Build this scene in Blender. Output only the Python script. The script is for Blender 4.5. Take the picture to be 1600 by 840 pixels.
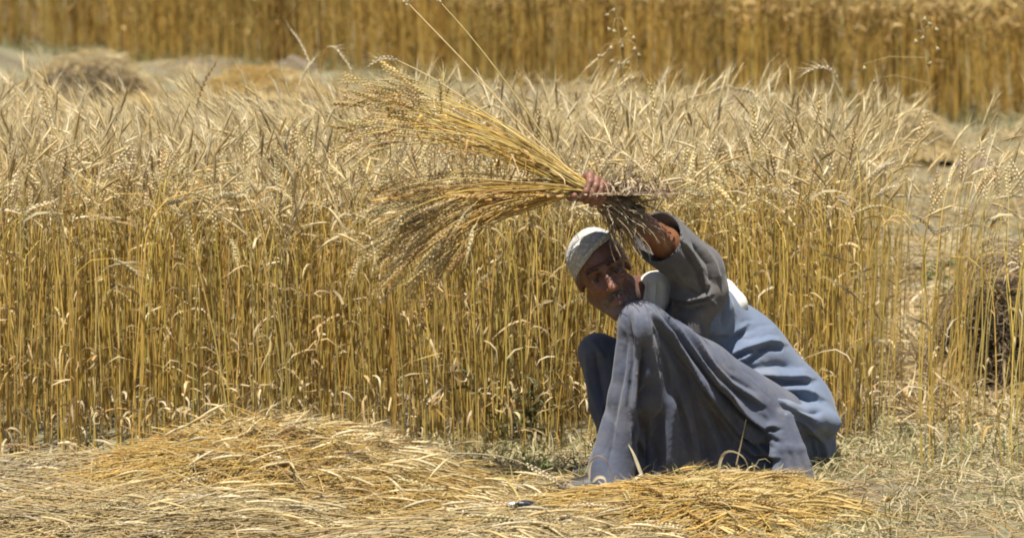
import bpy, math, random
import numpy as np
from mathutils import Vector, Matrix

for _o in list(bpy.data.objects):
    bpy.data.objects.remove(_o)
SC = bpy.context.scene
COL = SC.collection
RAD = math.radians

# ------------------------------------------------------------------ camera, sky, sun, exposure
FPX, CAMZ, HORIZON = 5900.0, 1.78, -300.0          # focal length in photo pixels, eye height, horizon row (above the frame)
PITCH = math.atan((420.0 - HORIZON) / FPX)
cd = bpy.data.cameras.new('camera')
cd.sensor_width = 36.0
cd.lens = 36.0 * FPX / 1600.0
cd.clip_start = 0.1
cd.clip_end = 2000.0
cd.dof.use_dof = True
cd.dof.focus_distance = 9.95
cd.dof.aperture_fstop = 5.6
cam = bpy.data.objects.new('camera', cd)
COL.objects.link(cam)
cam.location = (0, 0, CAMZ)
cam.rotation_euler = (math.pi / 2 - PITCH, 0, 0)
SC.camera = cam

SUN_DIR = Vector((-0.10, -0.31, 0.94)).normalized()   # towards the sun: high, a little to the left
SUN_EL = math.asin(SUN_DIR.z)
SUN_AZ = math.atan2(SUN_DIR.x, SUN_DIR.y)
world = bpy.data.worlds.new('World')
SC.world = world
world.use_nodes = True
wn = world.node_tree
sky = wn.nodes.new('ShaderNodeTexSky')
sky.sky_type = 'NISHITA'
sky.sun_disc = False
sky.sun_elevation = SUN_EL
sky.sun_rotation = SUN_AZ
wn.links.new(sky.outputs[0], wn.nodes['Background'].inputs[0])
wn.nodes['Background'].inputs[1].default_value = 0.05
sd_ = bpy.data.lights.new('sun', 'SUN')
sd_.energy = 5.0
sd_.angle = RAD(0.53)
sd_.color = (1.0, 0.95, 0.86)
sun = bpy.data.objects.new('sun', sd_)
COL.objects.link(sun)
sun.rotation_euler = SUN_DIR.to_track_quat('Z', 'Y').to_euler()
SC.view_settings.view_transform = 'Standard'
SC.view_settings.look = 'None'
SC.view_settings.exposure = 0.88
SC.view_settings.gamma = 1.0
SC.render.engine = 'CYCLES'
SC.cycles.use_denoising = True
SC.cycles.filter_width = 1.9
SC.cycles.max_bounces = 8
SC.cycles.transparent_max_bounces = 4

# ------------------------------------------------------------------ placing by sight lines (measuring only)
_cp, _sp = math.cos(PITCH), math.sin(PITCH)


def at(px, py, Y):
    """world point at distance Y that is seen at photo pixel px, py"""
    u, v = (px - 800.0) / FPX, (420.0 - py) / FPX
    dx, dy, dz = u, _cp + v * _sp, -_sp + v * _cp
    t = Y / dy
    return np.array((dx * t, Y, CAMZ + dz * t))


def ground_at(px, py, z=0.0):
    u, v = (px - 800.0) / FPX, (420.0 - py) / FPX
    dx, dy, dz = u, _cp + v * _sp, -_sp + v * _cp
    t = (z - CAMZ) / dz
    return np.array((dx * t, dy * t, z))


def to_px(P):
    P = np.asarray(P, dtype=float)
    x, y, z = P[..., 0], P[..., 1], P[..., 2] - CAMZ
    fwd = y * _cp - z * _sp
    up = y * _sp + z * _cp
    return 800 + FPX * x / fwd, 420 - FPX * up / fwd


# ------------------------------------------------------------------ small helpers
def tag(o, label=None, cat=None, group=None, kind=None):
    if label: o['label'] = label
    if cat: o['category'] = cat
    if group: o['group'] = group
    if kind: o['kind'] = kind
    return o


def empty(name, loc=(0, 0, 0)):
    o = bpy.data.objects.new(name, None)
    o.empty_display_size = 0.05
    o.location = loc
    COL.objects.link(o)
    return o


def link(name, me, parent=None):
    o = bpy.data.objects.new(name, me)
    COL.objects.link(o)
    if parent is not None: o.parent = parent
    return o


class Acc:
    """collects vertices, quads, triangles and a colour per vertex, and builds ONE mesh"""

    def __init__(s):
        s.v, s.q, s.t, s.c, s.n = [], [], [], [], 0

    def add(s, v, q=None, t=None, c=(1, 1, 1)):
        v = np.asarray(v, dtype=np.float32).reshape(-1, 3)
        s.v.append(v)
        c = np.asarray(c, dtype=np.float32)
        if c.ndim == 1: c = np.broadcast_to(c, (len(v), 3))
        s.c.append(c.reshape(-1, 3))
        if q is not None and len(q): s.q.append(np.asarray(q).reshape(-1, 4) + s.n)
        if t is not None and len(t): s.t.append(np.asarray(t).reshape(-1, 3) + s.n)
        s.n += len(v)

    def mesh(s, name, mat, smooth=True, origin=None):
        me = bpy.data.meshes.new(name)
        v = np.concatenate(s.v)
        if origin is not None: v = v - np.asarray(origin, dtype=np.float32)
        q = np.concatenate(s.q) if s.q else np.zeros((0, 4), int)
        t = np.concatenate(s.t) if s.t else np.zeros((0, 3), int)
        me.vertices.add(len(v))
        me.vertices.foreach_set('co', v.ravel())
        loops = np.concatenate([q.ravel(), t.ravel()]).astype(np.int32)
        me.loops.add(len(loops))
        me.loops.foreach_set('vertex_index', loops)
        nq, nt = len(q), len(t)
        starts = np.concatenate([np.arange(nq) * 4, nq * 4 + np.arange(nt) * 3]).astype(np.int32)
        me.polygons.add(nq + nt)
        me.polygons.foreach_set('loop_start', starts)
        me.polygons.foreach_set('use_smooth', np.full(nq + nt, smooth))
        me.update(calc_edges=True)
        c = np.concatenate(s.c)
        ca = me.color_attributes.new('tint', 'FLOAT_COLOR', 'POINT')
        ca.data.foreach_set('color', np.concatenate([c, np.ones((len(c), 1), np.float32)], 1).ravel().astype(np.float32))
        me.materials.append(mat)
        return me

    def build(s, name, mat, parent=None, smooth=True, origin=None):
        return link(name, s.mesh(name, mat, smooth, origin), parent)


def unit(a):
    return a / np.maximum(np.linalg.norm(a, axis=-1, keepdims=True), 1e-9)


def tubes(acc, P, R, sides=3, col=(1, 1, 1), rng=None):
    """P [N,K,3] centre lines, R [N,K] radii"""
    P = np.asarray(P, dtype=float)
    if P.ndim == 2: P = P[None]
    N, K, _ = P.shape
    R = np.broadcast_to(np.asarray(R, dtype=float), (N, K))
    T = unit(np.gradient(P, axis=1))
    ref = np.where(np.abs(T[:, :1, 2:3]) > 0.8, np.array([1.0, 0, 0]), np.array([0, 0, 1.0]))
    ref = np.broadcast_to(ref, T.shape)
    A = unit(np.cross(T, ref))
    B = np.cross(T, A)
    an = np.arange(sides) * 2 * math.pi / sides
    V = P[:, :, None] + R[:, :, None, None] * (A[:, :, None] * np.cos(an)[:, None] + B[:, :, None] * np.sin(an)[:, None])
    base = (np.arange(N) * K * sides)[:, None, None]
    k = (np.arange(K - 1) * sides)[None, :, None]
    j = np.arange(sides)[None, None, :]
    j2 = (j + 1) % sides
    Q = np.stack([base + k + j, base + k + j2, base + k + sides + j2, base + k + sides + j], -1)
    c = np.asarray(col, dtype=float)
    if c.ndim == 2: c = np.repeat(c, K * sides, axis=0)
    elif c.ndim == 3: c = np.repeat(c.reshape(N * K, 3), sides, axis=0)
    acc.add(V.reshape(-1, 3), Q.reshape(-1, 4), None, c)


def ribbons(acc, P, W, S, col):
    """P [N,K,3], W [N,K] half widths, S [N,K,3] side vectors"""
    P = np.asarray(P, dtype=float)
    N, K, _ = P.shape
    W = np.broadcast_to(W, (N, K))
    V = np.stack([P - S * W[..., None], P + S * W[..., None]], 2)
    base = (np.arange(N) * K * 2)[:, None]
    k = (np.arange(K - 1) * 2)[None]
    Q = np.stack([base + k, base + k + 1, base + k + 3, base + k + 2], -1)
    c = np.asarray(col, dtype=float)
    if c.ndim == 2: c = np.repeat(c, K * 2, axis=0)
    acc.add(V.reshape(-1, 3), Q.reshape(-1, 4), None, c)


def pick(rng, pal, n, jit=0.12):
    """n colours out of a weighted palette [(weight, (r, g, b)), ...] with brightness jitter"""
    w = np.array([p[0] for p in pal], float)
    cs = np.array([p[1] for p in pal], float)
    i = rng.choice(len(pal), n, p=w / w.sum())
    j = rng.choice(len(pal), n, p=w / w.sum())
    m = rng.random((n, 1)) * 0.5
    c = cs[i] * (1 - m) + cs[j] * m
    return np.clip(c * (1 + jit * rng.standard_normal((n, 1))), 0.01, 0.9)


# real colours of ripe straw, ears and dry leaves
STEM = [(5, (.635, .447, .11)), (3.5, (.64, .49, .18)), (2, (.545, .447, .12)), (1.6, (.57, .35, .075)), (.6, (.42, .255, .07))]
EAR = [(5, (.60, .485, .26)), (3.5, (.66, .565, .36)), (2, (.55, .41, .18)), (1, (.36, .25, .11))]
LEAF = [(4, (.52, .41, .22)), (3, (.46, .34, .16)), (1.2, (.6, .52, .36)), (3, (.34, .25, .14)), (2, (.42, .26, .08))]
FLEAF = [(3, (.48, .34, .13)), (3, (.4, .25, .09)), (2, (.3, .2, .08)), (1, (.36, .31, .1))]
FSTEM = [(4, (.63, .425, .105)), (3, (.56, .35, .085)), (2, (.38, .22, .06)), (1.5, (.57, .45, .14))]
FEAR = [(5, (.56, .43, .19)), (3, (.6, .49, .25)), (1, (.4, .28, .12))]


# ------------------------------------------------------------------ materials
def new_mat(name):
    m = bpy.data.materials.new(name)
    m.use_nodes = True
    nt = m.node_tree
    b = nt.nodes['Principled BSDF']
    return m, nt, b


def straw_mat(name, rough=0.5, trans=0.28, vary=0.0, spec=0.4):
    m, nt, b = new_mat(name)
    at_ = nt.nodes.new('ShaderNodeAttribute'); at_.attribute_name = 'tint'
    hsv = nt.nodes.new('ShaderNodeHueSaturation')
    nt.links.new(at_.outputs['Color'], hsv.inputs['Color'])
    if vary:
        oi = nt.nodes.new('ShaderNodeObjectInfo')
        mr = nt.nodes.new('ShaderNodeMapRange')
        mr.inputs['To Min'].default_value = 1 - vary; mr.inputs['To Max'].default_value = 1 + vary
        nt.links.new(oi.outputs['Random'], mr.inputs['Value'])
        nt.links.new(mr.outputs[0], hsv.inputs['Value'])
        mr2 = nt.nodes.new('ShaderNodeMapRange')
        mr2.inputs['To Min'].default_value = 0.488; mr2.inputs['To Max'].default_value = 0.512
        wn_ = nt.nodes.new('ShaderNodeTexWhiteNoise'); wn_.noise_dimensions = '1D'
        nt.links.new(oi.outputs['Random'], wn_.inputs['W'])
        nt.links.new(wn_.outputs['Value'], mr2.inputs['Value'])
        nt.links.new(mr2.outputs[0], hsv.inputs['Hue'])
    nz = nt.nodes.new('ShaderNodeTexNoise'); nz.inputs['Scale'].default_value = 45.0; nz.inputs['Detail'].default_value = 2
    tc = nt.nodes.new('ShaderNodeTexCoord')
    nt.links.new(tc.outputs['Object'], nz.inputs['Vector'])
    mr3 = nt.nodes.new('ShaderNodeMapRange'); mr3.inputs['To Min'].default_value = 0.72; mr3.inputs['To Max'].default_value = 1.28
    nt.links.new(nz.outputs['Fac'], mr3.inputs['Value'])
    mul = nt.nodes.new('ShaderNodeVectorMath'); mul.operation = 'SCALE'
    nt.links.new(hsv.outputs[0], mul.inputs[0]); nt.links.new(mr3.outputs[0], mul.inputs['Scale'])
    nt.links.new(mul.outputs[0], b.inputs['Base Color'])
    b.inputs['Roughness'].default_value = rough
    b.inputs['Specular IOR Level'].default_value = spec
    if trans:
        tr = nt.nodes.new('ShaderNodeBsdfTranslucent')
        nt.links.new(mul.outputs[0], tr.inputs['Color'])
        mx = nt.nodes.new('ShaderNodeMixShader'); mx.inputs[0].default_value = trans
        out = nt.nodes['Material Output']
        nt.links.new(b.outputs[0], mx.inputs[1]); nt.links.new(tr.outputs[0], mx.inputs[2])
        nt.links.new(mx.outputs[0], out.inputs['Surface'])
    return m


M_STRAW = straw_mat('straw')
M_STALK = straw_mat('straw_single', vary=0.16)
M_LEAF = straw_mat('dry_leaf', rough=0.65, trans=0.35, vary=0.12)
M_GRASS = straw_mat('grass', rough=0.6, trans=0.3)
M_ROOT = straw_mat('root', rough=0.9, trans=0.0, spec=0.15)


def soil_mat(name, c1, c2, c3, scale=9.0):
    m, nt, b = new_mat(name)
    tc = nt.nodes.new('ShaderNodeTexCoord')
    n1 = nt.nodes.new('ShaderNodeTexNoise'); n1.inputs['Scale'].default_value = scale; n1.inputs['Detail'].default_value = 8; n1.inputs['Roughness'].default_value = .7
    n2 = nt.nodes.new('ShaderNodeTexNoise'); n2.inputs['Scale'].default_value = 1.3; n2.inputs['Detail'].default_value = 4
    nt.links.new(tc.outputs['Object'], n1.inputs['Vector']); nt.links.new(tc.outputs['Object'], n2.inputs['Vector'])
    r1 = nt.nodes.new('ShaderNodeValToRGB')
    r1.color_ramp.elements[0].position = .32; r1.color_ramp.elements[0].color = (*c1, 1)
    r1.color_ramp.elements[1].position = .68; r1.color_ramp.elements[1].color = (*c2, 1)
    nt.links.new(n1.outputs['Fac'], r1.inputs['Fac'])
    mx = nt.nodes.new('ShaderNodeMixRGB'); mx.inputs[2].default_value = (*c3, 1)
    r2 = nt.nodes.new('ShaderNodeMapRange'); r2.inputs['From Min'].default_value = .4; r2.inputs['From Max'].default_value = .7
    nt.links.new(n2.outputs['Fac'], r2.inputs['Value']); nt.links.new(r2.outputs[0], mx.inputs[0])
    nt.links.new(r1.outputs[0], mx.inputs[1]); nt.links.new(mx.outputs[0], b.inputs['Base Color'])
    b.inputs['Roughness'].default_value = .95
    b.inputs['Specular IOR Level'].default_value = .1
    bp = nt.nodes.new('ShaderNodeBump'); bp.inputs['Strength'].default_value = .7; bp.inputs['Distance'].default_value = .02
    nt.links.new(n1.outputs['Fac'], bp.inputs['Height']); nt.links.new(bp.outputs[0], b.inputs['Normal'])
    return m


M_SOIL = soil_mat('dry_soil', (.09, .07, .045), (.21, .175, .115), (.21, .20, .12))
M_HEAPCORE = soil_mat('packed_straw', (.20, .13, .05), (.36, .25, .1), (.32, .24, .11), 40)
M_CLOD = soil_mat('earth_clod', (.12, .09, .065), (.24, .19, .14), (.2, .16, .12), 30)

# ------------------------------------------------------------------ the ground: one sheet to the horizon
_rng = np.random.default_rng(5)


def ground_h(x, y):
    return (.012 * np.sin(x * 5.1 + 1.3 * np.sin(y * 2.3)) * np.sin(y * 4.3 + .7) + .008 * np.sin(x * 13 + y * 7) * np.sin(y * 11 - x * 3)
            + .02 * np.sin(x * 1.1 + .4) * np.sin(y * .9)
            + np.clip((y - 13) / 3, 0, 1) * (.035 * np.sin(x * 3.3 + 2 * np.sin(y * 1.1)) * np.sin(y * 2.2 + x) + .02 * np.sin(x * 9 + 2 * np.sin(y * 5)) * np.sin(y * 6.5)))


def build_ground():
    xs = np.concatenate([[-900, -300, -100, -40, -15], np.linspace(-7, 7, 150), [15, 40, 100, 300, 900]])
    ys = np.concatenate([[-900, -300, -60, 0, 5], np.linspace(8.2, 34, 260), [45, 80, 200, 600, 1800]])
    X, Y = np.meshgrid(xs, ys)
    m = ((np.abs(X) <= 7) & (Y >= 8.2) & (Y <= 34)).astype(float)
    Z = ground_h(X, Y) * m
    # earth bank at the far left beside the standing crop
    Z += .42 * np.exp(-((X + 4.15) / .55) ** 2 - ((Y - 25.6) / 1.3) ** 2)
    V = np.stack([X, Y, Z], -1).reshape(-1, 3)
    nx, ny = len(xs), len(ys)
    i = np.arange(ny - 1)[:, None] * nx + np.arange(nx - 1)[None]
    Q = np.stack([i, i + 1, i + nx + 1, i + nx], -1).reshape(-1, 4)
    a = Acc(); a.add(V, Q)
    return tag(a.build('ground', M_SOIL), 'dry stubble soil strewn with straw between the crops', 'ground', kind='structure')


build_ground()


# ------------------------------------------------------------------ standing wheat
def stalk_lines(rng, base, h, D, lean, nod, earlen, KS=7, KE=6, bend=0.72, wob=.012):
    """centre lines of stems and ears. base [N,3], D [N,2] horizontal bending direction, angles in radians"""
    N = len(base)
    us = np.concatenate([np.linspace(0, .66, KS - 4), np.linspace(.76, 1, 4)])
    ue = 1 + np.linspace(0, 1, KE) * 1.0
    u = np.concatenate([us, ue[1:]])
    el = (earlen / h)[:, None]
    uu = np.where(u[None] <= 1, u[None], 1 + (u[None] - 1) * el)          # arc length in stem heights
    s = np.clip((uu - bend) / (1 + el - bend), 0, 1)
    th = lean[:, None] * (.3 + .7 * np.minimum(uu, 1)) + nod[:, None] * (s * s * (3 - 2 * s))
    du = np.diff(uu, axis=1)
    thm = .5 * (th[:, 1:] + th[:, :-1])
    hx = np.concatenate([np.zeros((N, 1)), np.cumsum(np.sin(thm) * du, 1)], 1) * h[:, None]
    hz = np.concatenate([np.zeros((N, 1)), np.cumsum(np.cos(thm) * du, 1)], 1) * h[:, None]
    P = np.empty((N, len(u), 3))
    ph = rng.random((N, 1)) * 6.28
    w = wob * np.sin(uu * 7 + ph) * np.minimum(uu * 2, 1)
    P[..., 0] = base[:, :1] + hx * D[:, :1] - w * D[:, 1:]
    P[..., 1] = base[:, 1:2] + hx * D[:, 1:] + w * D[:, :1]
    P[..., 2] = base[:, 2:3] + hz
    return P[:, :KS], P[:, KS - 1:]


def simple_ears(acc, PE, col, rad=.0039, sides=4, awns=8, awn_len=.068, rng=None, rings=7):
    N, K, _ = PE.shape
    idx = np.linspace(0, K - 1, rings)
    i0 = np.floor(idx).astype(int).clip(0, K - 2); f = (idx - i0)[None, :, None]
    P = PE[:, i0] * (1 - f) + PE[:, i0 + 1] * f
    prof = np.sin(np.linspace(.25, math.pi * .96, rings)) ** .6
    prof = prof * np.where(np.arange(rings) % 2, 1.18, .82)
    R = rad * prof[None] * (0.85 + .3 * rng.random((N, 1)))
    tubes(acc, P, R, sides, col)
    if awns:
        T = unit(np.gradient(P, axis=1))
        tt = rng.random((N, awns)) * .9 + .08
        ii = tt * (rings - 1); a0 = np.floor(ii).astype(int).clip(0, rings - 2)
        n = np.arange(N)[:, None]
        ff = (ii - a0)[..., None]
        B = P[n, a0] * (1 - ff) + P[n, a0 + 1] * ff
        TT = T[n, a0]
        side = unit(rng.standard_normal((N, awns, 3)))
        d = unit(TT * 1.0 + side * .42)
        L = awn_len * (.6 + .7 * rng.random((N, awns, 1)))
        tip = B + d * L + np.array([0, 0, -.006])
        wv = unit(np.cross(d, rng.standard_normal((N, awns, 3)))) * .0006
        V = np.stack([B - wv, B + wv, tip], 2).reshape(-1, 3)
        t = np.arange(N * awns * 3).reshape(-1, 3)
        acc.add(V, None, t, np.repeat(np.asarray(col) * 1.05, awns * 3, axis=0))


def dry_leaves(acc, rng, start, n_each, length, width, col_pal, K=6, up=.5, droop=1.0):
    """thin dry leaves starting at points start [N,3]; they rise, bend over and hang"""
    S0 = np.repeat(start, n_each, axis=0)
    N = len(S0)
    if N == 0: return
    a = rng.random(N) * 6.283
    el = rng.normal(up, .45, N)
    L = length * (.45 + .9 * rng.random(N))
    t = np.linspace(0, 1, K)
    curl = droop * (1.2 + 2.6 * rng.random(N))
    th = el[:, None] - curl[:, None] * t[None] ** 1.3 + .5 * np.sin(rng.random((N, 1)) * 6 + t[None] * 6) * t[None]
    az = a[:, None] + rng.normal(0, .9, (N, 1)) * t[None]
    st = L[:, None] / (K - 1)
    dx, dy, dz = np.cos(th) * np.cos(az) * st, np.cos(th) * np.sin(az) * st, np.sin(th) * st
    P = np.stack([np.cumsum(dx, 1) - dx[:, :1], np.cumsum(dy, 1) - dy[:, :1], np.cumsum(dz, 1) - dz[:, :1]], -1) + S0[:, None]
    P[..., 2] = np.maximum(P[..., 2], .006)
    W = width * (.5 + .7 * rng.random((N, 1))) * np.array([.7, 1, .95, .75, .5, .08])[None, :K]
    T = unit(np.gradient(P, axis=1))
    side = unit(np.cross(T, np.array([0, 0, 1.0])) + 1e-6)
    nrm = np.cross(side, T)
    tw = rng.normal(0, .6, (N, 1)) + rng.normal(0, 1.6, (N, 1)) * t[None]
    S = side * np.cos(tw)[..., None] + nrm * np.sin(tw)[..., None]
    ribbons(acc, P, W, S, pick(rng, col_pal, N))


def front_edge(X):                     # distance of the crop's cut front edge at a given X
    return 10.22 + .14 * np.clip(X + 1.4, 0, 1.2) + .14 * np.clip((X - .1) / .3, 0, 1) + .03 * np.sin(X * 9) + .025 * np.sin(X * 23 + 1)


def crop_density(X, Y):
    right = 1.10 + .115 * (Y - 10.5) + .06 * np.sin(Y * 7)
    d = np.clip((right - X) / .32, 0, 1)
    d = np.maximum(d, .22 * (X > right - .15) * (Y < 11.5))
    px_ = 800 + 5900 * X / Y
    d = d * np.where((px_ > 1532) & (px_ < 1598) & (Y < 12), .04, 1)
    # harvested notch where the crop thins at the right
    back = 12.80 + .03 * X + .12 * np.sin(X * 3.1)
    return d * (Y > front_edge(X)) * np.clip((back - Y) / .3, 0, 1)


def clumpy(rng, n, x0, x1, y0, y1, dens, clump=7, spread=.045):
    m = max(1, n // clump)
    cx = rng.uniform(x0, x1, m * 3); cy = rng.uniform(y0, y1, m * 3)
    keep = rng.random(m * 3) < dens(cx, cy)
    cx, cy = cx[keep], cy[keep]
    k = rng.integers(0, len(cx), n)
    x = cx[k] + rng.normal(0, spread, n); y = cy[k] + rng.normal(0, spread, n)
    return x, y


def crop_params(rng, x, y, hmean=.735, hsd=.06):
    n = len(x)
    base = np.stack([x, y, np.full(n, -.005)], 1)
    h = np.clip(rng.normal(hmean, hsd, n), .5, .86)
    a = rng.normal(0, 1.0, n) + np.where(rng.random(n) < .5, 0, math.pi)
    D = np.stack([np.cos(a), np.sin(a)], 1)
    lean = np.abs(rng.normal(.0, .07, n)) + (rng.random(n) < .06) * rng.random(n) * .35
    h = h * (1 + .055 * np.sin(x * 3.7 + 1.2 * np.sin(y * 2.1)) * np.cos(y * 2.9 + .6) + .03 * np.sin(x * 11 + y * 6))
    # patches that the wind has pushed one way
    pw = np.clip(np.sin(x * 2.3 + .8) * np.cos(y * 1.9 + x) * 1.4, 0, 1)
    pa = np.where(np.sin(x * 1.7) > 0, .25, 2.9) + rng.normal(0, .3, n)
    D = unit(D * (1 - pw[:, None]) + np.stack([np.cos(pa), np.sin(pa)], 1) * pw[:, None] * 1.5)
    lean = lean + pw * rng.uniform(.02, .16, n)
    nod = np.clip(rng.gamma(2.0, .40, n), .05, 2.6)
    el = rng.uniform(.065, .10, n)
    return base, h, D, lean, nod, el


rng = np.random.default_rng(11)
# area is about 4.4 m x 3.2 m; count follows a real density of roughly 430 stems per square metre
X0, X1, Y0, Y1 = -2.15, 1.75, 10.15, 13.6
xs, ys = clumpy(rng, 6200, X0, X1, Y0, Y1, crop_density, clump=6, spread=.04)
ok = (ys > front_edge(xs) - .04) & (np.abs(xs) < .152 * ys + .1)
xs, ys = xs[ok], ys[ok]
order = np.argsort(ys - front_edge(xs))
xs, ys = xs[order], ys[order]


def wheat_mass(name, rng, xs, ys, label, stem_pal, ear_pal, hmean, leaves, awns, sides=3, KS=7, rad=.0017, rings=7, hsd=.06, leaf_w=.0034, leaf_pal=None):
    base, h, D, lean, nod, el = crop_params(rng, xs, ys, hmean, hsd)
    PS, PE = stalk_lines(rng, base, h, D, lean, nod, el, KS=KS)
    a = Acc()
    n = len(xs)
    sc = pick(rng, stem_pal, n)
    lf = np.sin(xs * 4.1 + 1.5 * np.sin(ys * 1.3)) * np.sin(ys * 2.7 + xs) + .6 * np.sin(xs * 9.3 + ys * 4)       # riper and greener patches
    sc = np.clip(sc * (1 + .10 * lf[:, None] * np.array((1.2, .9, .2))), .01, .9)
    R = rad * np.linspace(1.15, .62, KS)[None] * (.8 + .4 * rng.random((n, 1)))
    pale = np.clip((np.linspace(0, 1, KS)[None, :, None] - rng.uniform(.3, .7, (n, 1, 1))) / .4, 0, 1) * .75          # the neck below the ear is paler
    tubes(a, PS, R, sides, sc[:, None] * (1 - pale) + np.array((.60, .49, .26)) * pale)
    simple_ears(a, PE, pick(rng, ear_pal, n), awns=awns, rng=rng, rings=rings)
    for lo, hi, cnt in leaves:
        k = rng.random(n) < cnt
        f = rng.uniform(lo, hi, k.sum())
        i = f * (KS - 1) * .9; i0 = np.floor(i).astype(int).clip(0, KS - 2)
        st = PS[k][np.arange(k.sum()), i0]
        nx = PS[k][np.arange(k.sum()), i0 + 1]
        st = st + (nx - st) * (i - i0)[:, None]
        dry_leaves(a, rng, st, 1, .13, leaf_w, leaf_pal or LEAF, up=.7)
    return tag(a.build(name, M_STRAW), label, 'wheat', kind='stuff')


N_SINGLE = 285
single_x, single_y = xs[:N_SINGLE * 2:2], ys[:N_SINGLE * 2:2]
mass_x = np.concatenate([xs[1:N_SINGLE * 2:2], xs[N_SINGLE * 2:]])
mass_y = np.concatenate([ys[1:N_SINGLE * 2:2], ys[N_SINGLE * 2:]])
wheat_mass('standing_wheat', rng, mass_x, mass_y, 'dense plot of ripe standing wheat behind the squatting man', STEM, EAR, .735,
           [(.05, .4, .45), (.3, .75, .36), (.75, 1, .18), (.05, .3, .3)], 22)

# dry leaf litter hanging and curled low in the front of the crop
a = Acc()
n = 1000
lx = rng.uniform(-1.9, 1.55, n); ly = front_edge(lx) + rng.exponential(.16, n) - .05
lz = np.abs(rng.normal(0, .16, n)) + .01
k = rng.random(n) < np.maximum(crop_density(lx, np.maximum(ly, front_edge(lx) + .02)), .25)
dry_leaves(a, rng, np.stack([lx, ly, lz], 1)[k], 1, .10, .0036, LEAF, up=.2)
tag(a.build('leaf_litter', M_STRAW), 'pale dry wheat leaves curled low along the cut front of the crop', 'leaves', kind='stuff')

# the crop at the far side of the harvested strip
FA, FB = np.array([-3.8, 28.0]), np.array([2.87, 21.1])
fdir = (FB - FA) / np.linalg.norm(FB - FA)
fnor = np.array([-fdir[1], fdir[0]])
if fnor[1] < 0: fnor = -fnor
nf = 13000
s = rng.uniform(-2.0, 12.0, nf)
dpt = np.where(rng.random(nf) < .6, rng.exponential(.5, nf), rng.uniform(0, 5.5, nf))
rowj = .22 * np.sin(s * 2.1 + .5 * np.sin(s)) + .16 * np.sin(s * 5.3 + 1) + .08 * np.sin(s * 13.5 + 2) + rng.normal(0, .05, nf)
clump_keep = rng.random(nf) < (.75 + .25 * np.sin(s * 9.2 + .6 * np.sin(s * 2.1)) * np.cos(s * 3.7))
fx = FA[0] + fdir[0] * s + fnor[0] * (dpt + rowj + .1)
fy = FA[1] + fdir[1] * s + fnor[1] * (dpt + rowj + .1)
fx, fy = fx[clump_keep], fy[clump_keep]
wheat_mass('far_wheat', rng, fx, fy, 'brown gold standing wheat along the far side of the stubble strip', FSTEM, FEAR, .80,
           [(.2, .6, .9), (.5, 1, .9), (.1, .5, .6)], 5, KS=6, rad=.0026, rings=5, hsd=.05, leaf_w=.006, leaf_pal=FLEAF)

# ------------------------------------------------------------------ straw litter, stubble and grass on the ground
a = Acc()
n = 15000
ly = rng.uniform(13.2, 27, n)
lx = rng.uniform(-1, 1, n) * .16 * ly
k = (lx - FA[0]) * fnor[0] + (ly - FA[1]) * fnor[1] < 0
lx, ly = lx[k], ly[k]; n = len(lx)
an = rng.uniform(0, 6.283, n); L = rng.uniform(.03, .16, n)
t = np.linspace(-.5, .5, 3)
P = np.stack([lx[:, None] + np.cos(an)[:, None] * L[:, None] * t, ly[:, None] + np.sin(an)[:, None] * L[:, None] * t,
              np.broadcast_to((ground_h(lx, ly) + .008)[:, None], (n, 3)) + rng.normal(0, .012, (n, 3)).clip(-.01, .03)], -1)
tubes(a, P, .0028, 3, pick(rng, LEAF + [(3, (.5, .38, .16))], n))
# near: right of the man, round his feet, and between the heaps
n = 7500
ly = rng.uniform(8.9, 13.2, n); lx = rng.uniform(-1, 1, n) * .15 * ly
k = (ly < front_edge(lx) + .1) | (lx > .85 + .11 * (ly - 10.5))
lx, ly = lx[k], ly[k]; n = len(lx)
an = rng.uniform(0, 6.283, n); L = rng.uniform(.03, .17, n)
P = np.stack([lx[:, None] + np.cos(an)[:, None] * L[:, None] * t, ly[:, None] + np.sin(an)[:, None] * L[:, None] * t,
              np.broadcast_to((ground_h(lx, ly) + .007)[:, None], (n, 3)) + rng.normal(0, .012, (n, 3)).clip(-.008, .03)], -1)
tubes(a, P, .0016, 3, pick(rng, LEAF + [(2, (.5, .38, .16))], n))
n = 260                                              # thicker wisps of dropped straw on the far strip and at the right
wy = np.concatenate([rng.uniform(13.4, 25, 180), rng.uniform(10.8, 14, 80)])
wx = np.concatenate([rng.uniform(-1, 1, 180) * .15 * wy[:180], rng.uniform(.10, .145, 80) * wy[180:]])
k = (wx - FA[0]) * fnor[0] + (wy - FA[1]) * fnor[1] < -.2
wx, wy = wx[k], wy[k]
dry_leaves(a, rng, np.stack([wx, wy, ground_h(wx, wy) + .01], 1), 26, .22, .003, LEAF + [(4, (.58, .47, .26))], up=.25, droop=.3)
tag(a.build('straw_litter', M_STRAW), 'loose broken straw scattered over the harvested ground', 'straw', kind='stuff')

a = Acc()
n = 5200
ly = rng.uniform(10.6, 26, n); lx = rng.uniform(-1, 1, n) * .16 * ly
k = ((ly > 13.5) | (lx > .95 + .11 * (ly - 10.5))) & ((lx - FA[0]) * fnor[0] + (ly - FA[1]) * fnor[1] < -.1)
lx, ly = lx[k], ly[k]; n = len(lx)
h = rng.uniform(.03, .09, n); dx, dy = rng.normal(0, .02, n), rng.normal(0, .02, n)
P = np.stack([np.stack([lx, lx + dx], 1), np.stack([ly, ly + dy], 1), np.stack([np.full(n, -.01), h], 1)], -1)
tubes(a, P, .0022, 3, pick(rng, LEAF, n))
tag(a.build('stubble', M_STRAW), 'short cut stubble standing in the harvested strip', 'stubble', kind='stuff')

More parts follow.
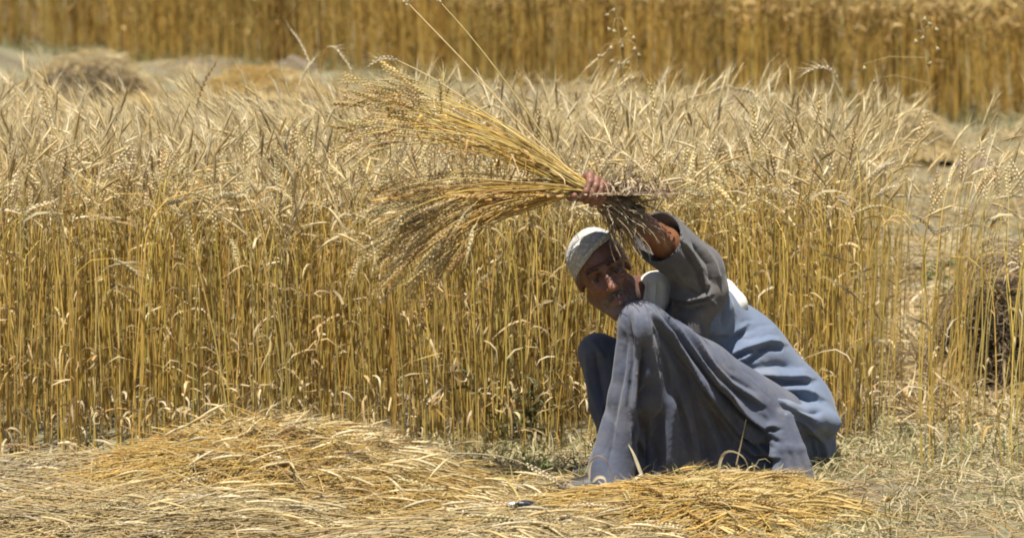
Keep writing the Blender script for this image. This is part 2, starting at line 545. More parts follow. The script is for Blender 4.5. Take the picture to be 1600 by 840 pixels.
GR = [(2.5, (.24, .23, .095)), (4, (.38, .33, .17)), (4, (.50, .42, .24)), (1.2, (.16, .18, .06))]
a = Acc()
n = 7000
lx = np.concatenate([rng.uniform(.72, 1.5, n // 2), rng.uniform(-.25, .9, n // 2)])
ly = np.concatenate([rng.uniform(9.0, 10.9, n // 2), rng.uniform(9.75, 10.6, n // 2)])
k = (np.sin(lx * 8 + 1) * np.sin(ly * 7) + rng.normal(0, .6, len(lx)) > -.3)
st = np.stack([lx, ly, np.zeros(len(lx))], 1)[k]
dry_leaves(a, rng, st, 1, .075, .0024, GR, up=1.1, droop=.55)
n = 2600                                             # green-grey tufts along the foot of the far crop
sf = rng.uniform(-1.5, 11, n); df = rng.uniform(-.25, .35, n)
st = np.stack([FA[0] + fdir[0] * sf + fnor[0] * df, FA[1] + fdir[1] * sf + fnor[1] * df, np.zeros(n)], 1)
dry_leaves(a, rng, st, 1, .13, .005, [(3, (.16, .16, .06)), (3, (.24, .2, .1)), (1, (.12, .17, .04))], up=1.1, droop=.5)
n = 8000                                             # hay and grass at the lower right
lx = rng.uniform(.5, 1.5, n); ly = rng.uniform(8.95, 10.5, n)
dry_leaves(a, rng, np.stack([lx, ly, np.full(n, .004)], 1), 1, .09, .0022, GR + [(5, (.5, .43, .27))], up=.35, droop=.5)
n = 1200
ly = rng.uniform(14, 25, n); lx = rng.uniform(.055, .16, n) * ly
st = np.stack([lx, ly, np.zeros(n)], 1)
dry_leaves(a, rng, st, 1, .07, .004, GR, up=1.1, droop=.5)
tag(a.build('grass', M_GRASS), 'dry grey green grass growing round the man and at lower right', 'grass', kind='stuff')

# wind blown look-alikes end here; single things follow
# ------------------------------------------------------------------ single wheat stalks with their parts
def curve_ear(acc, P, col, rng, n=16, L=.0125, R=.0030, awn=.055, awns=True):
    """a wheat ear along a centre line P [K,3]: two rows of spikelets on a rachis, each with an awn"""
    P = np.asarray(P, float)
    K = len(P)
    T = unit(np.gradient(P, axis=0))
    side = unit(np.cross(T[0], rng.standard_normal(3)))
    tubes(acc, P[None], np.full((1, K), .0011), 3, col * .9)
    for i in range(n):
        f = (i + .3) / n * (K - 1)
        i0 = min(int(f), K - 2)
        p = P[i0] + (P[i0 + 1] - P[i0]) * (f - i0)
        t = T[i0]
        s = unit(side - t * np.dot(side, t)) * (1 if i % 2 else -1)
        b = np.cross(t, s)
        size = .75 + .35 * math.sin(math.pi * (i + .5) / n)
        d = unit(t * 1.0 + s * .36 + b * rng.normal(0, .2))
        q1 = unit(np.cross(d, b)); q2 = np.cross(d, q1)
        c0 = p + s * .0026
        mid = c0 + d * L * .42 * size
        r = R * size
        V = np.array([c0, mid + q1 * r, mid + q2 * r * 1.25, mid - q1 * r, mid - q2 * r * 1.25, c0 + d * L * size])
        F = [(0, 2, 1), (0, 3, 2), (0, 4, 3), (0, 1, 4), (5, 1, 2), (5, 2, 3), (5, 3, 4), (5, 4, 1)]
        acc.add(V, None, F, col * (1 + .12 * rng.normal()))
        if awns:
            dd = unit(t + s * .25 + rng.normal(0, .14, 3))
            e = c0 + d * L * size * .9
            tip = e + dd * awn * (.6 + .6 * rng.random())
            w = q2 * .0006
            acc.add(np.array([e - w, e + w, tip]), None, [(0, 1, 2)], col * 1.05)


def make_variant(rng, nod=None):
    h = rng.normal(.74, .045)
    base = np.zeros((1, 3))
    nodv = np.array([nod if nod is not None else np.clip(rng.gamma(2.0, .42), .1, 2.6)])
    PS, PE = stalk_lines(rng, base, np.array([h]), np.array([[1.0, 0.0]]), np.array([abs(rng.normal(.02, .05))]), nodv,
                         np.array([rng.uniform(.075, .1)]), KS=9, KE=7)
    st = Acc()
    col = pick(rng, STEM, 1)[0]
    R = .0017 * np.linspace(1.15, .62, 9)
    for kk in (3, 5): R[kk] *= 1.35                                   # nodes
    tubes(st, PS, R[None], 5, col)
    ea = Acc()
    curve_ear(ea, PE[0], pick(rng, EAR, 1)[0], rng)
    lv = []
    for f in rng.uniform(.1, .85, rng.integers(1, 4)):
        i = f * 8; i0 = int(i)
        p = PS[0, i0] + (PS[0, min(i0 + 1, 8)] - PS[0, i0]) * (i - i0)
        la = Acc()
        dry_leaves(la, rng, p[None], 1, .15, .0034, LEAF, up=.8)
        lv.append(la.mesh('leaf', M_LEAF))
    return st.mesh('stem', M_STALK), ea.mesh('ear', M_STALK), lv, float(nodv[0])


rngs = np.random.default_rng(23)
VARIANTS = [make_variant(rngs) for _ in range(26)]
ZONES = [
    (-1e9, 110, 'above the grey straw at the left edge', 'wheat at the left edge'),
    (110, 250, 'left of the straw heap crest', 'wheat left of the heap crest'),
    (250, 400, 'behind the left slope of the straw heap', 'wheat behind the heap, left slope'),
    (400, 560, 'behind the right slope of the straw heap', 'wheat behind the heap, right slope'),
    (560, 690, 'between straw heap and dark weed', 'wheat between heap and weed'),
    (690, 800, 'under the raised bunch near the dark weed', 'wheat near the dark weed'),
    (800, 1010, 'just left of the squatting man', 'wheat just left of the man'),
    (1010, 1180, 'behind the squatting man\'s shoulders', 'wheat behind the man\'s shoulders'),
    (1180, 1300, 'behind the squatting man\'s lower back', 'wheat behind the man\'s back'),
    (1300, 1420, 'at the thinning right end of the crop', 'wheat at the thinning end'),
    (1420, 1e9, 'sparse before stubble at the right edge', 'sparse wheat at the right edge'),
]
NODS = [(.0, .7, 'with upright ear'), (.7, 1.3, 'with nodding ear'), (1.3, 9, 'with hooked hanging ear')]


def place_stalk(x, y, var, rot, scale, tilt=(0, 0), label=None, group=None):
    st, ea, lv, _n = var
    r = empty('wheat_stalk', (x, y, -.005))
    r.rotation_euler = (tilt[0], tilt[1], rot)
    r.scale = (1, 1, scale)
    link('stem', st, r); link('ear', ea, r)
    for l in lv: link('leaf', l, r)
    tag(r, label, 'wheat stalk', group)
    return r


extra = [(1442, 740), (1452, 736), (1460, 742), (1475, 730), (1503, 735), (1512, 722), (1566, 735), (1574, 742), (1583, 738), (1590, 730),
         (1597, 742), (1548, 726), (1438, 728), (1531, 742), (1462, 722)]
for px, py in extra:
    g = ground_at(px, py)
    single_x = np.append(single_x, g[0]); single_y = np.append(single_y, g[1])
for i, (x, y) in enumerate(zip(single_x, single_y)):
    px = float(to_px((x, y, 0))[0])
    for lo, hi, lab, grp in ZONES:
        if lo <= px < hi: break
    var = VARIANTS[i % len(VARIANTS)]
    nt = [t for a0, a1, t in NODS if a0 <= var[3] < a1][0]
    lab, grp = 'wheat stalk %s, %s' % (nt, lab), '%s, %s' % (grp, nt)
    place_stalk(x, y, var, rngs.uniform(0, 6.283), rngs.normal(1.0, .05), rngs.normal(0, .05, 2), lab, grp)


def stalk_from_curve(name, pts, label, cat, earfrac=.14, rad=.0017, group=None, stem_col=None, ear_col=None, seed=1, awn=.055, n=18, parent=None):
    """a wheat stalk whose stem and ear follow hand-set points (px, py, Y)"""
    r_ = np.random.default_rng(seed)
    W = np.array([at(*p) for p in pts])
    d = np.concatenate([[0], np.cumsum(np.linalg.norm(np.diff(W, axis=0), axis=1))]); d /= d[-1]
    # smooth resample
    tt = np.linspace(0, 1, 25)
    C = np.stack([np.interp(tt, d, W[:, k]) for k in range(3)], 1)
    for _ in range(6): C[1:-1] = .5 * C[1:-1] + .25 * (C[:-2] + C[2:])
    cut = int(24 * (1 - earfrac))
    o = W[0]
    root = empty(name, o)
    a1 = Acc(); tubes(a1, C[None, :cut + 1] - o, (rad * np.linspace(1.1, .65, cut + 1))[None], 5, stem_col if stem_col is not None else pick(r_, STEM, 1)[0])
    a1.build('stem', M_STALK, root)
    a2 = Acc(); curve_ear(a2, C[cut:] - o, ear_col if ear_col is not None else pick(r_, EAR, 1)[0], r_, n=n, awn=awn)
    a2.build('ear', M_STALK, root)
    tag(root, label, cat, group)
    return root


PALE = np.array((.66, .57, .38))
BROWN = np.array((.32, .21, .09))
stalk_from_curve('wheat_stalk', [(500, 330, 12.6), (498, 180, 12.6), (500, 90, 12.6), (505, 62, 12.6), (520, 62, 12.58), (548, 108, 12.55)],
                 'tall pale wheat stalk with hooked ear, upper left against the far crop', 'wheat stalk', ear_col=PALE, earfrac=.2, seed=3)
stalk_from_curve('wheat_stalk', [(500, 360, 12.7), (497, 150, 12.7), (480, 80, 12.7), (455, 48, 12.7)],
                 'pale wheat ear slanting up left beside the tall hooked one', 'wheat stalk', ear_col=PALE, earfrac=.17, seed=4)
stalk_from_curve('wheat_stalk', [(462, 330, 12.3), (462, 170, 12.3), (468, 120, 12.3), (492, 92, 12.3)],
                 'short pale ear rising right above the small dark clod', 'wheat stalk', ear_col=PALE, earfrac=.2, seed=5)
stalk_from_curve('wheat_stalk', [(1322, 420, 11.6), (1320, 230, 11.6), (1316, 130, 11.6), (1304, 98, 11.6), (1282, 94, 11.6), (1256, 116, 11.6)],
                 'tall wheat stalk with ear arching left, against the far crop at right', 'wheat stalk', ear_col=PALE * .9, earfrac=.18, seed=6)
stalk_from_curve('wheat_stalk', [(1215, 420, 11.9), (1208, 240, 11.9), (1190, 160, 11.9), (1170, 131, 11.9), (1150, 140, 11.9)],
                 'wheat stalk with pale ear arching left, above the green weed tuft', 'wheat stalk', ear_col=PALE, earfrac=.2, seed=7)
stalk_from_curve('wheat_stalk', [(1420, 408, 11.4), (1470, 372, 11.3), (1540, 315, 11.2), (1592, 270, 11.1)],
                 'pale bare straw leaning diagonally across the stubble at right', 'wheat stalk', stem_col=np.array((.6, .5, .24)), earfrac=.1, seed=8)
stalk_from_curve('wheat_stalk', [(1130, 500, 11.2), (1125, 320, 11.2), (1128, 260, 11.2), (1140, 247, 11.2), (1160, 252, 11.2), (1176, 288, 11.2)],
                 'wheat stalk with whitish ear hooked right, above the man\'s shoulder', 'wheat stalk', ear_col=np.array((.75, .68, .52)), earfrac=.2, seed=9)
stalk_from_curve('wheat_stalk', [(300, 330, 11.9), (302, 215, 11.9), (306, 170, 11.9), (318, 125, 11.9), (338, 98, 11.9)],
                 'dark brown ear standing upright between the two far straw heaps', 'wheat stalk', ear_col=BROWN, earfrac=.3, seed=10)
stalk_from_curve('wheat_stalk', [(362, 690, 10.25), (352, 620, 10.26), (338, 540, 10.28), (318, 450, 10.3), (302, 385, 10.32), (290, 330, 10.33)],
                 'pale slanting wheat stalk leaning left out of the front row', 'wheat stalk', stem_col=np.array((.62, .47, .14)), rad=.0024, seed=11)
stalk_from_curve('wheat_stalk', [(362, 690, 10.24), (355, 600, 10.24), (350, 500, 10.24), (341, 400, 10.24), (330, 300, 10.24)],
                 'golden wheat stalk crossing the slanting one at its foot', 'wheat stalk', stem_col=np.array((.58, .44, .1)), rad=.0022, seed=12)
stalk_from_curve('wheat_stalk', [(640, 715, 9.6), (720, 706, 9.6), (790, 712, 9.62), (830, 728, 9.64), (872, 753, 9.66)],
                 'single pale ear bowed over right of the straw heap', 'wheat stalk', stem_col=PALE, ear_col=np.array((.72, .63, .43)), earfrac=.24, seed=13, awn=.03)
stalk_from_curve('wheat_stalk', [(275, 785, 9.42), (330, 755, 9.41), (400, 715, 9.4), (440, 700, 9.41), (500, 690, 9.42)],
                 'long pale straw lying diagonally across the front of the straw heap', 'wheat stalk', stem_col=np.array((.68, .57, .33)), rad=.0023, earfrac=.1, seed=14, awn=.02)


# ------------------------------------------------------------------ wild oats
def wild_oat(top, foot, Y, spk, label, seed):
    r_ = np.random.default_rng(seed)
    o = at(foot[0], foot[1], Y)
    root = empty('wild_oat', o)
    tp = at(top[0], top[1], Y)
    a = Acc()
    t = np.linspace(0, 1, 9)[:, None]
    C = (tp - o) * t + np.array([.012, 0, 0]) * np.sin(t * 4)
    tubes(a, C[None], np.linspace(.0022, .0012, 9)[None], 4, np.array((.5, .4, .2)))
    a.build('stem', M_STALK, root)
    for px, py in spk:
        p = at(px, py, Y + r_.normal(0, .03)) - o
        f = np.clip((p[2] + .035) / (tp - o)[2], .3, 1)
        s = C[int(f * 8)]
        b = Acc()
        br = np.stack([s, s + (p - s) * .6 + np.array([0, 0, .018]), p + np.array([0, 0, .004]), p])
        tubes(b, br[None], .0010, 3, np.array((.5, .4, .2)))
        d = unit(np.array([r_.normal(0, .5), r_.normal(0, .3), -1.0]))
        q1 = unit(np.cross(d, (0, 1, .1))); q2 = np.cross(d, q1)
        for sg in (-1, 1):
            dd = unit(d + q1 * sg * .22)
            m = p + dd * .011
            V = np.array([p, m + q1 * .0035, m + q2 * .0032, m - q1 * .0035, m - q2 * .0032, p + dd * .027])
            b.add(V, None, [(0, 2, 1), (0, 3, 2), (0, 4, 3), (0, 1, 4), (5, 1, 2), (5, 2, 3), (5, 3, 4), (5, 4, 1)], np.array((.52, .43, .24)))
        b.build('spikelet', M_LEAF, root)
    tag(root, label, 'wild oat', 'wild oats above the crop')


wild_oat((965, -10), (975, 300), 12.4, [(950, 42), (958, 45), (976, 42), (990, 55), (955, 70), (972, 68), (992, 72), (934, 84), (960, 92), (967, 95),
                                        (984, 94), (997, 82), (952, 20), (961, 12), (990, 118), (975, 128)],
         'wild oat with hanging pale spikelets against the far crop above the man', 1)
wild_oat((1440, 10), (1462, 330), 12.0, [(1446, 25), (1450, 34), (1462, 42), (1463, 72), (1444, 55), (1430, 60), (1455, 95), (1350, 102), (1365, 124)],
         'wild oat with few pale spikelets near the right end of the crop', 2)


# ------------------------------------------------------------------ weeds and clods
def weed(loc, h, n, label, seed, w=.006, pal=((.10, .16, .04), (.16, .2, .06), (.2, .22, .08))):
    r_ = np.random.default_rng(seed)
    root = empty('weed', loc)
    pal = [(1, p) for p in pal]
    a = Acc()
    m = max(3, n // 8)
    b = np.stack([r_.normal(0, h * .15, m), r_.normal(0, h * .12, m), np.zeros(m)], 1)
    t = np.linspace(0, 1, 5)[None, :, None]
    hh = h * r_.uniform(.6, 1, (m, 1, 1))
    dirn = np.stack([r_.normal(0, .18, m), r_.normal(0, .18, m), np.ones(m)], 1)[:, None]
    P = b[:, None] + dirn * hh * t + np.array([.1, .05, 0]) * hh * t ** 2 * r_.normal(0, 1, (m, 1, 1))
    tubes(a, P, .0018, 3, pick(r_, pal, m))
    a.build('stem', M_GRASS, root)
    q = Acc()
    k = r_.integers(0, m, n); f = r_.integers(1, 5, n)
    dry_leaves(q, r_, P[k, f], 1, h * .3, w, pal, up=.6, droop=.5)
    tag(q.build('leaves', M_GRASS, root), kind='stuff')
    tag(root, label, 'weed')


weed(ground_at(822, 700), .28, 60, 'dark green weed growing in the crop left of the man\'s knees', 1, w=.005, pal=((.06, .075, .025), (.10, .11, .04), (.16, .14, .06)))
weed(ground_at(1192, 205), .2, 40, 'green weed tuft against the foot of the far crop', 2, w=.012, pal=((.16, .26, .04), (.22, .32, .07)))
weed(ground_at(1476, 470), .16, 36, 'small green weed among sparse stalks at the right', 3, w=.007, pal=((.14, .19, .05), (.2, .24, .08)))
weed(ground_at(845, 752), .07, 40, 'low green weed on the ground left of the man\'s foot', 4, w=.006)


def clod(loc, r, label, seed):
    r_ = np.random.default_rng(seed)
    nu, nv = 14, 9
    u = np.linspace(0, 2 * math.pi, nu, endpoint=False); v = np.linspace(-.5, math.pi / 2, nv)
    U, V = np.meshgrid(u, v)
    rr = r * (1 + .22 * np.sin(U * 2 + seed) * np.cos(V * 3) + .1 * r_.standard_normal(U.shape))
    P = np.stack([rr * np.cos(U) * np.cos(V) * 1.25, rr * np.sin(U) * np.cos(V), rr * np.sin(V) * .8], -1)
    i = np.arange(nv - 1)[:, None] * nu + np.arange(nu)[None]
    j = np.arange(nv - 1)[:, None] * nu + (np.arange(nu)[None] + 1) % nu
    a = Acc(); a.add(P.reshape(-1, 3), np.stack([i, j, j + nu, i + nu], -1).reshape(-1, 4), None)
    o = a.build('earth_clod', M_CLOD); o.location = loc
    return tag(o, label, 'clod')


clod(ground_at(1535, 272), .085, 'dark earth clod on the stubble at upper right', 1)
clod(ground_at(1510, 262), .05, 'smaller dark clod left of the large clod at upper right', 4)
clod(ground_at(460, 112), .12, 'dark clod under the pale ears near the far crop, upper left', 2)
clod(ground_at(1160, 178), .13, 'dark clod behind the crop, left of the green weed tuft', 5)
clod(ground_at(1492, 782), .03, 'small grey clod in the grass at lower right', 3)


# ------------------------------------------------------------------ heaps of cut wheat
def heap(name, c, ax, half_len, half_wid, height, n_parts, n_mass, label, seed, stem_pal, ear_frac=.4, fan=.12, rad=.0015, ears_dir=1, length=(.5, .75),
         parts_front=True, core=True, leaf_n=0, mess=.02, ear_pal=EAR, roots=0, peak=.8):
    """straws laid over a low mound; ax = direction of the straws in plan (radians)"""
    r_ = np.random.default_rng(seed)
    root = empty(name, c)
    ca, sa = math.cos(ax), math.sin(ax)

    def top(u, v):
        k = np.clip(1 - (u / half_len) ** 2, 0, 1) ** peak * np.clip(1 - (v / half_wid) ** 2, 0, 1) ** .7
        return height * k

    def lines(n, depth):
        L = r_.uniform(*length, n)
        u0 = r_.normal(0, half_len * .30, n)
        v0 = r_.uniform(-1, 1, n) * half_wid * .95
        an = r_.normal(0, fan, n) - v0 / half_wid * fan * 1.2
        t = np.linspace(-.5, .5, 9)[None]
        bowv = r_.normal(0, .02, (n, 1)) * (4 * t * t)
        u = u0[:, None] + np.cos(an)[:, None] * L[:, None] * t
        v = v0[:, None] + np.sin(an)[:, None] * L[:, None] * t + bowv
        z = top(u, v) + depth[:, None] * height * .5 + .006 + np.abs(r_.normal(0, mess, (n, 1))) * (.3 + 2.2 * t * t) + r_.normal(0, mess, (n, 1)) * t
        z = np.maximum(z, .005 + .004 * r_.random((n, 1)))
        x = u * ca - v * sa; y = u * sa + v * ca
        return np.stack([x, y, z], -1)

    if core:
        nu, nv = 34, 18
        U, V = np.meshgrid(np.linspace(-1, 1, nu) * half_len * .97, np.linspace(-1, 1, nv) * half_wid * .97)
        Z = top(U, V) * .88 - .01 + .01 * r_.standard_normal(U.shape)
        Pm = np.stack([U * ca - V * sa, U * sa + V * ca, Z], -1).reshape(-1, 3)
        i = np.arange(nv - 1)[:, None] * nu + np.arange(nu - 1)[None]
        a = Acc(); a.add(Pm, np.stack([i, i + 1, i + nu + 1, i + nu], -1).reshape(-1, 4))
        a.build('core', M_HEAPCORE, root)
    if n_mass:
        a = Acc()
        P = lines(n_mass, -r_.random(n_mass) * .5)
        tubes(a, P, (rad * np.linspace(1.1, .7, 9))[None] * r_.uniform(.6, 1.15, (n_mass, 1)), 3, pick(r_, stem_pal, n_mass))
        k = r_.random(n_mass) < ear_frac
        PE = P[k]
        if len(PE):
            if ears_dir < 0: PE = PE[:, ::-1]
            e0 = PE[:, -1]; d = unit(PE[:, -1] - PE[:, -2])
            tt = np.linspace(0, .085, 6)[None, :, None]
            E = e0[:, None] + d[:, None] * tt + np.array([0, 0, -1.6]) * tt ** 2
            E[..., 2] = np.maximum(E[..., 2], .008)
            simple_ears(a, E, pick(r_, ear_pal, len(E)), rad=.0036, awns=12, rng=r_, rings=15)
        if leaf_n:
            k = r_.integers(0, n_mass, leaf_n); f = r_.integers(1, 8, leaf_n)
            dry_leaves(a, r_, P[k, f], 1, .09, .0017, LEAF + [(4, (.34, .24, .11))], up=.3, droop=.8)
        tag(a.build('straw', M_STRAW, root), kind='stuff')
    if roots:                                     # root ends with dark earth on the side facing the path
        a = Acc()
        th = r_.uniform(0, math.pi, roots); u = half_len * .8 * np.cos(th)
        hgt = r_.random(roots) ** .8
        px_ = u; py_ = -half_wid * (.55 + .45 * np.sqrt(1 - hgt * .9)) * np.sin(th) ** .5
        st = np.stack([px_, py_, hgt * height * .85 * np.sin(th) ** .6], 1)
        t = np.linspace(0, 1, 6)[None, :, None]
        dv = np.stack([r_.normal(0, .6, roots), -np.abs(r_.normal(.6, .3, roots)), r_.normal(-.5, .5, roots)], 1)[:, None]
        P = st[:, None] + dv * t * r_.uniform(.03, .1, (roots, 1, 1)) + r_.normal(0, .008, (roots, 6, 3))
        P[..., 2] = np.maximum(P[..., 2], .004)
        tubes(a, P, (r_.uniform(.001, .003, (roots, 1)) * np.linspace(1, .4, 6)[None]), 3, pick(r_, [(4, (.075, .052, .035)), (3, (.14, .1, .065)), (1, (.34, .27, .18))], roots))
        ro = a.build('roots', M_ROOT, root)
        tag(ro, kind='stuff')
    if n_parts:
        P = lines(n_parts, r_.random(n_parts) * .05)
        cs = pick(r_, stem_pal, n_parts)
        ce = pick(r_, ear_pal, n_parts)
        for i in range(n_parts):
            a = Acc()
            tubes(a, P[i][None], (rad * np.linspace(1.15, .75, 9))[None], 4, cs[i])
            so = a.build('stalk', M_STALK, root)
            if r_.random() < ear_frac:
                q = P[i] if ears_dir > 0 else P[i][::-1]
                d = unit(q[-1] - q[-2])
                tt = np.linspace(0, .09, 6)[:, None]
                E = q[-1] + d * tt + np.array([0, 0, -1.4]) * tt ** 2
                E[:, 2] = np.maximum(E[:, 2], .01)
                b = Acc(); curve_ear(b, E, ce[i], r_)
                b.build('ear', M_STALK, so)
    tag(root, label, 'straw heap')
    return root


GOLD = [(5, (.56, .37, .09)), (3.5, (.57, .43, .16)), (2.5, (.48, .28, .065)), (1.8, (.60, .49, .26)), (3, (.33, .21, .08))]
PALEST = [(5, (.54, .43, .22)), (4, (.50, .36, .14)), (2, (.6, .52, .35)), (3, (.34, .25, .13))]
GREYST = [(4, (.42, .35, .23)), (3, (.5, .41, .25)), (3, (.27, .21, .13))]

g = ground_at(412, 790)
heap('straw_heap', (g[0], 9.62, 0), RAD(-4), .68, .36, .158, 260, 3400, 'large heap of cut golden wheat lying in front of the crop', 31, GOLD, ear_frac=.2, fan=.5, leaf_n=1500, mess=.032, peak=1.6, length=(.25, .65), rad=.0012)
g = ground_at(60, 800)
heap('straw_heap', (g[0] - .05, 9.74, 0), RAD(6), .7, .30, .06, 110, 1300, 'greyish heap of dry leafy straw at the lower left edge', 32, GREYST + [(4, (.56, .43, .2))], ear_frac=.15, fan=.4, leaf_n=1300)
g = ground_at(150, 830)
heap('straw_heap', (g[0], 9.18, 0), RAD(6), .7, .24, .06, 90, 700, 'pale flat heap of straw in the lower left corner', 33, PALEST, ear_frac=.3, fan=.35, leaf_n=900, mess=.035)
g = ground_at(1060, 800)
heap('straw_heap', (g[0] + .02, 9.40, 0), RAD(14), .44, .30, .07, 170, 900, 'low heap of golden wheat ears in front of the squatting man', 34, GOLD, ear_frac=.85, fan=.55, length=(.25, .5), leaf_n=600, mess=.012,
     ear_pal=[(5, (.52, .37, .13)), (3, (.56, .44, .2)), (2, (.45, .28, .08))])
g = ground_at(720, 835)
heap('straw_heap', (g[0] + .03, 9.02, 0), RAD(14), .5, .2, .06, 60, 450, 'pale loose straw between the two near heaps at the bottom edge', 35, PALEST, ear_frac=.35, fan=.45, length=(.3, .55), leaf_n=400, mess=.013)
# farther off, on the stubble
for px, py, hl, hw, h, lab, sd, pal in [
    (140, 162, .45, .34, .30, 'sunlit straw heap with dark front on the far stubble, upper left', 41, PALEST),
    (408, 150, .38, .3, .16, 'small golden straw heap below the far crop, left of the pale ears', 42, GOLD),
    (925, 195, .5, .3, .2, 'pale straw heap showing over the crop, below the wild oat', 43, PALEST),
    (1395, 245, .34, .3, .25, 'pale rounded straw heap at the right end of the crop', 44, PALEST),
    (1500, 420, .7, .3, .07, 'flat spread of pale straw on the stubble at right', 45, PALEST),
]:
    g = ground_at(px, py)
    heap('straw_heap', (g[0], g[1], 0), 0.0 if sd in (41, 44) else (sd % 3 - 1) * .4, hl, hw, h, 0, 420, lab, sd, pal, ear_frac=.2, fan=.5, rad=.003, length=(.3, .6), leaf_n=150, mess=.03, roots={41: 900, 44: 60}.get(sd, 0))
g = ground_at(1606, 600)
heap('straw_heap', (g[0] - .02, 11.75, 0), RAD(0), .30, .26, .42, 40, 260, 'tall dark straw heap cut off by the right edge', 46, [(3, (.36, .27, .16)), (3, (.22, .15, .09)), (2, (.46, .37, .22))], ear_frac=.15, fan=.5,
     length=(.25, .5), leaf_n=120, mess=.03, roots=2600)


# ------------------------------------------------------------------ curled leaf strips standing up before the man
def leaf_strip(pts, w, label, col, seed):
    W = np.array([at(*p) for p in pts])
    d = np.concatenate([[0], np.cumsum(np.linalg.norm(np.diff(W, axis=0), axis=1))]); d /= d[-1]
    tt = np.linspace(0, 1, 16)
    C = np.stack([np.interp(tt, d, W[:, k]) for k in range(3)], 1)
    for _ in range(3): C[1:-1] = .5 * C[1:-1] + .25 * (C[:-2] + C[2:])
    o = C[0].copy()
    T = unit(np.gradient(C, axis=0))
    S = unit(np.cross(T, np.array([.15, 1, .2])))
    tw = np.linspace(0, 1.2, 16)[:, None] * (1 if seed % 2 else -1)
    S = S * np.cos(tw) + np.cross(T, S) * np.sin(tw)
    N = np.cross(T, S)
    hw = w * np.sin(np.linspace(.5, 3.05, 16)) ** .5
    V = np.stack([C - S * hw[:, None], C - N * .0012 - S * 0, C + S * hw[:, None]], 1) - o
    i = np.arange(15)[:, None] * 3 + np.arange(2)[None]
    Q = np.stack([i, i + 1, i + 4, i + 3], -1).reshape(-1, 4)
    a = Acc(); a.add(V.reshape(-1, 3), Q, None, col)
    ob = a.build('dry_leaf', M_LEAF); ob.location = o
    return tag(ob, label, 'leaf', 'curled dry leaves before the man')


LC = np.array((.64, .56, .38)); LD = np.array((.5, .41, .25))
leaf_strip([(921, 748, 9.55), (921, 722, 9.55), (930, 709, 9.55), (942, 710, 9.55), (952, 725, 9.55), (957, 752, 9.55)], .003, 'thin arched dry leaf before the man\'s foot', LC * .9, 1)
leaf_strip([(926, 752, 9.53), (934, 744, 9.53), (944, 745, 9.53), (948, 756, 9.53)], .004, 'small curled dry leaf below the thin arched one', LC, 2)
leaf_strip([(1008, 752, 9.55), (1002, 740, 9.55), (990, 708, 9.55), (982, 694, 9.55)], .0045, 'pale dry leaf slanting up left over the trouser hem', LC, 3)
leaf_strip([(975, 762, 9.52), (990, 750, 9.52), (1003, 738, 9.52)], .0045, 'short pale dry leaf crossing the slanting one at its foot', LC, 4)
leaf_strip([(1122, 748, 9.55), (1124, 720, 9.55), (1132, 702, 9.55), (1150, 704, 9.55), (1166, 715, 9.55), (1172, 745, 9.55)], .0045, 'bent pale dry leaf forming an arch before the man\'s robe', LC, 5)
leaf_strip([(1070, 738, 9.55), (1110, 735, 9.55), (1160, 733, 9.55)], .004, 'straight dry leaf lying level before the man\'s robe', LD, 6)
leaf_strip([(1150, 726, 9.6), (1158, 690, 9.6), (1166, 655, 9.6)], .0022, 'thin brown straw standing upright before the robe', LD * .9, 7)
leaf_strip([(770, 745, 9.5), (785, 742, 9.5), (800, 757, 9.5), (816, 785, 9.48)], .003, 'yellow straw bent down towards the dark handle', np.array((.6, .48, .18)), 8)


# dark handle half buried in straw
g = at(815, 796, 9.12) + np.array([0, 0, .012])
root = empty('tool_handle', g)
a = Acc()
pr = np.array([[-.022, 0, 0], [-.018, 0, .001], [-.008, 0, .002], [.006, 0, .002], [.020, .002, 0], [.034, .004, -.004], [.038, .004, -.005]])
tubes(a, pr[None], np.array([[.002, .008, .0095, .0105, .0105, .009, .002]]), 10, np.array((.02, .022, .03)))
mh, nt_, b_ = new_mat('dark_handle'); b_.inputs['Base Color'].default_value = (.018, .02, .03, 1); b_.inputs['Roughness'].default_value = .35
a.build('grip', mh, root)
a = Acc()
pr = np.array([[-.040, 0, 0], [-.036, 0, .001], [-.022, 0, .001], [-.018, 0, .001]])
tubes(a, pr[None], np.array([[.001, .007, .0086, .0086]]), 10, np.array((.5, .5, .5)))
mf, nt_, b_ = new_mat('bare_metal'); b_.inputs['Base Color'].default_value = (.6, .6, .62, 1); b_.inputs['Metallic'].default_value = .9; b_.inputs['Roughness'].default_value = .35
a.build('ferrule', mf, root)
tag(root, 'short dark handle with shiny left end, half buried in straw', 'tool')
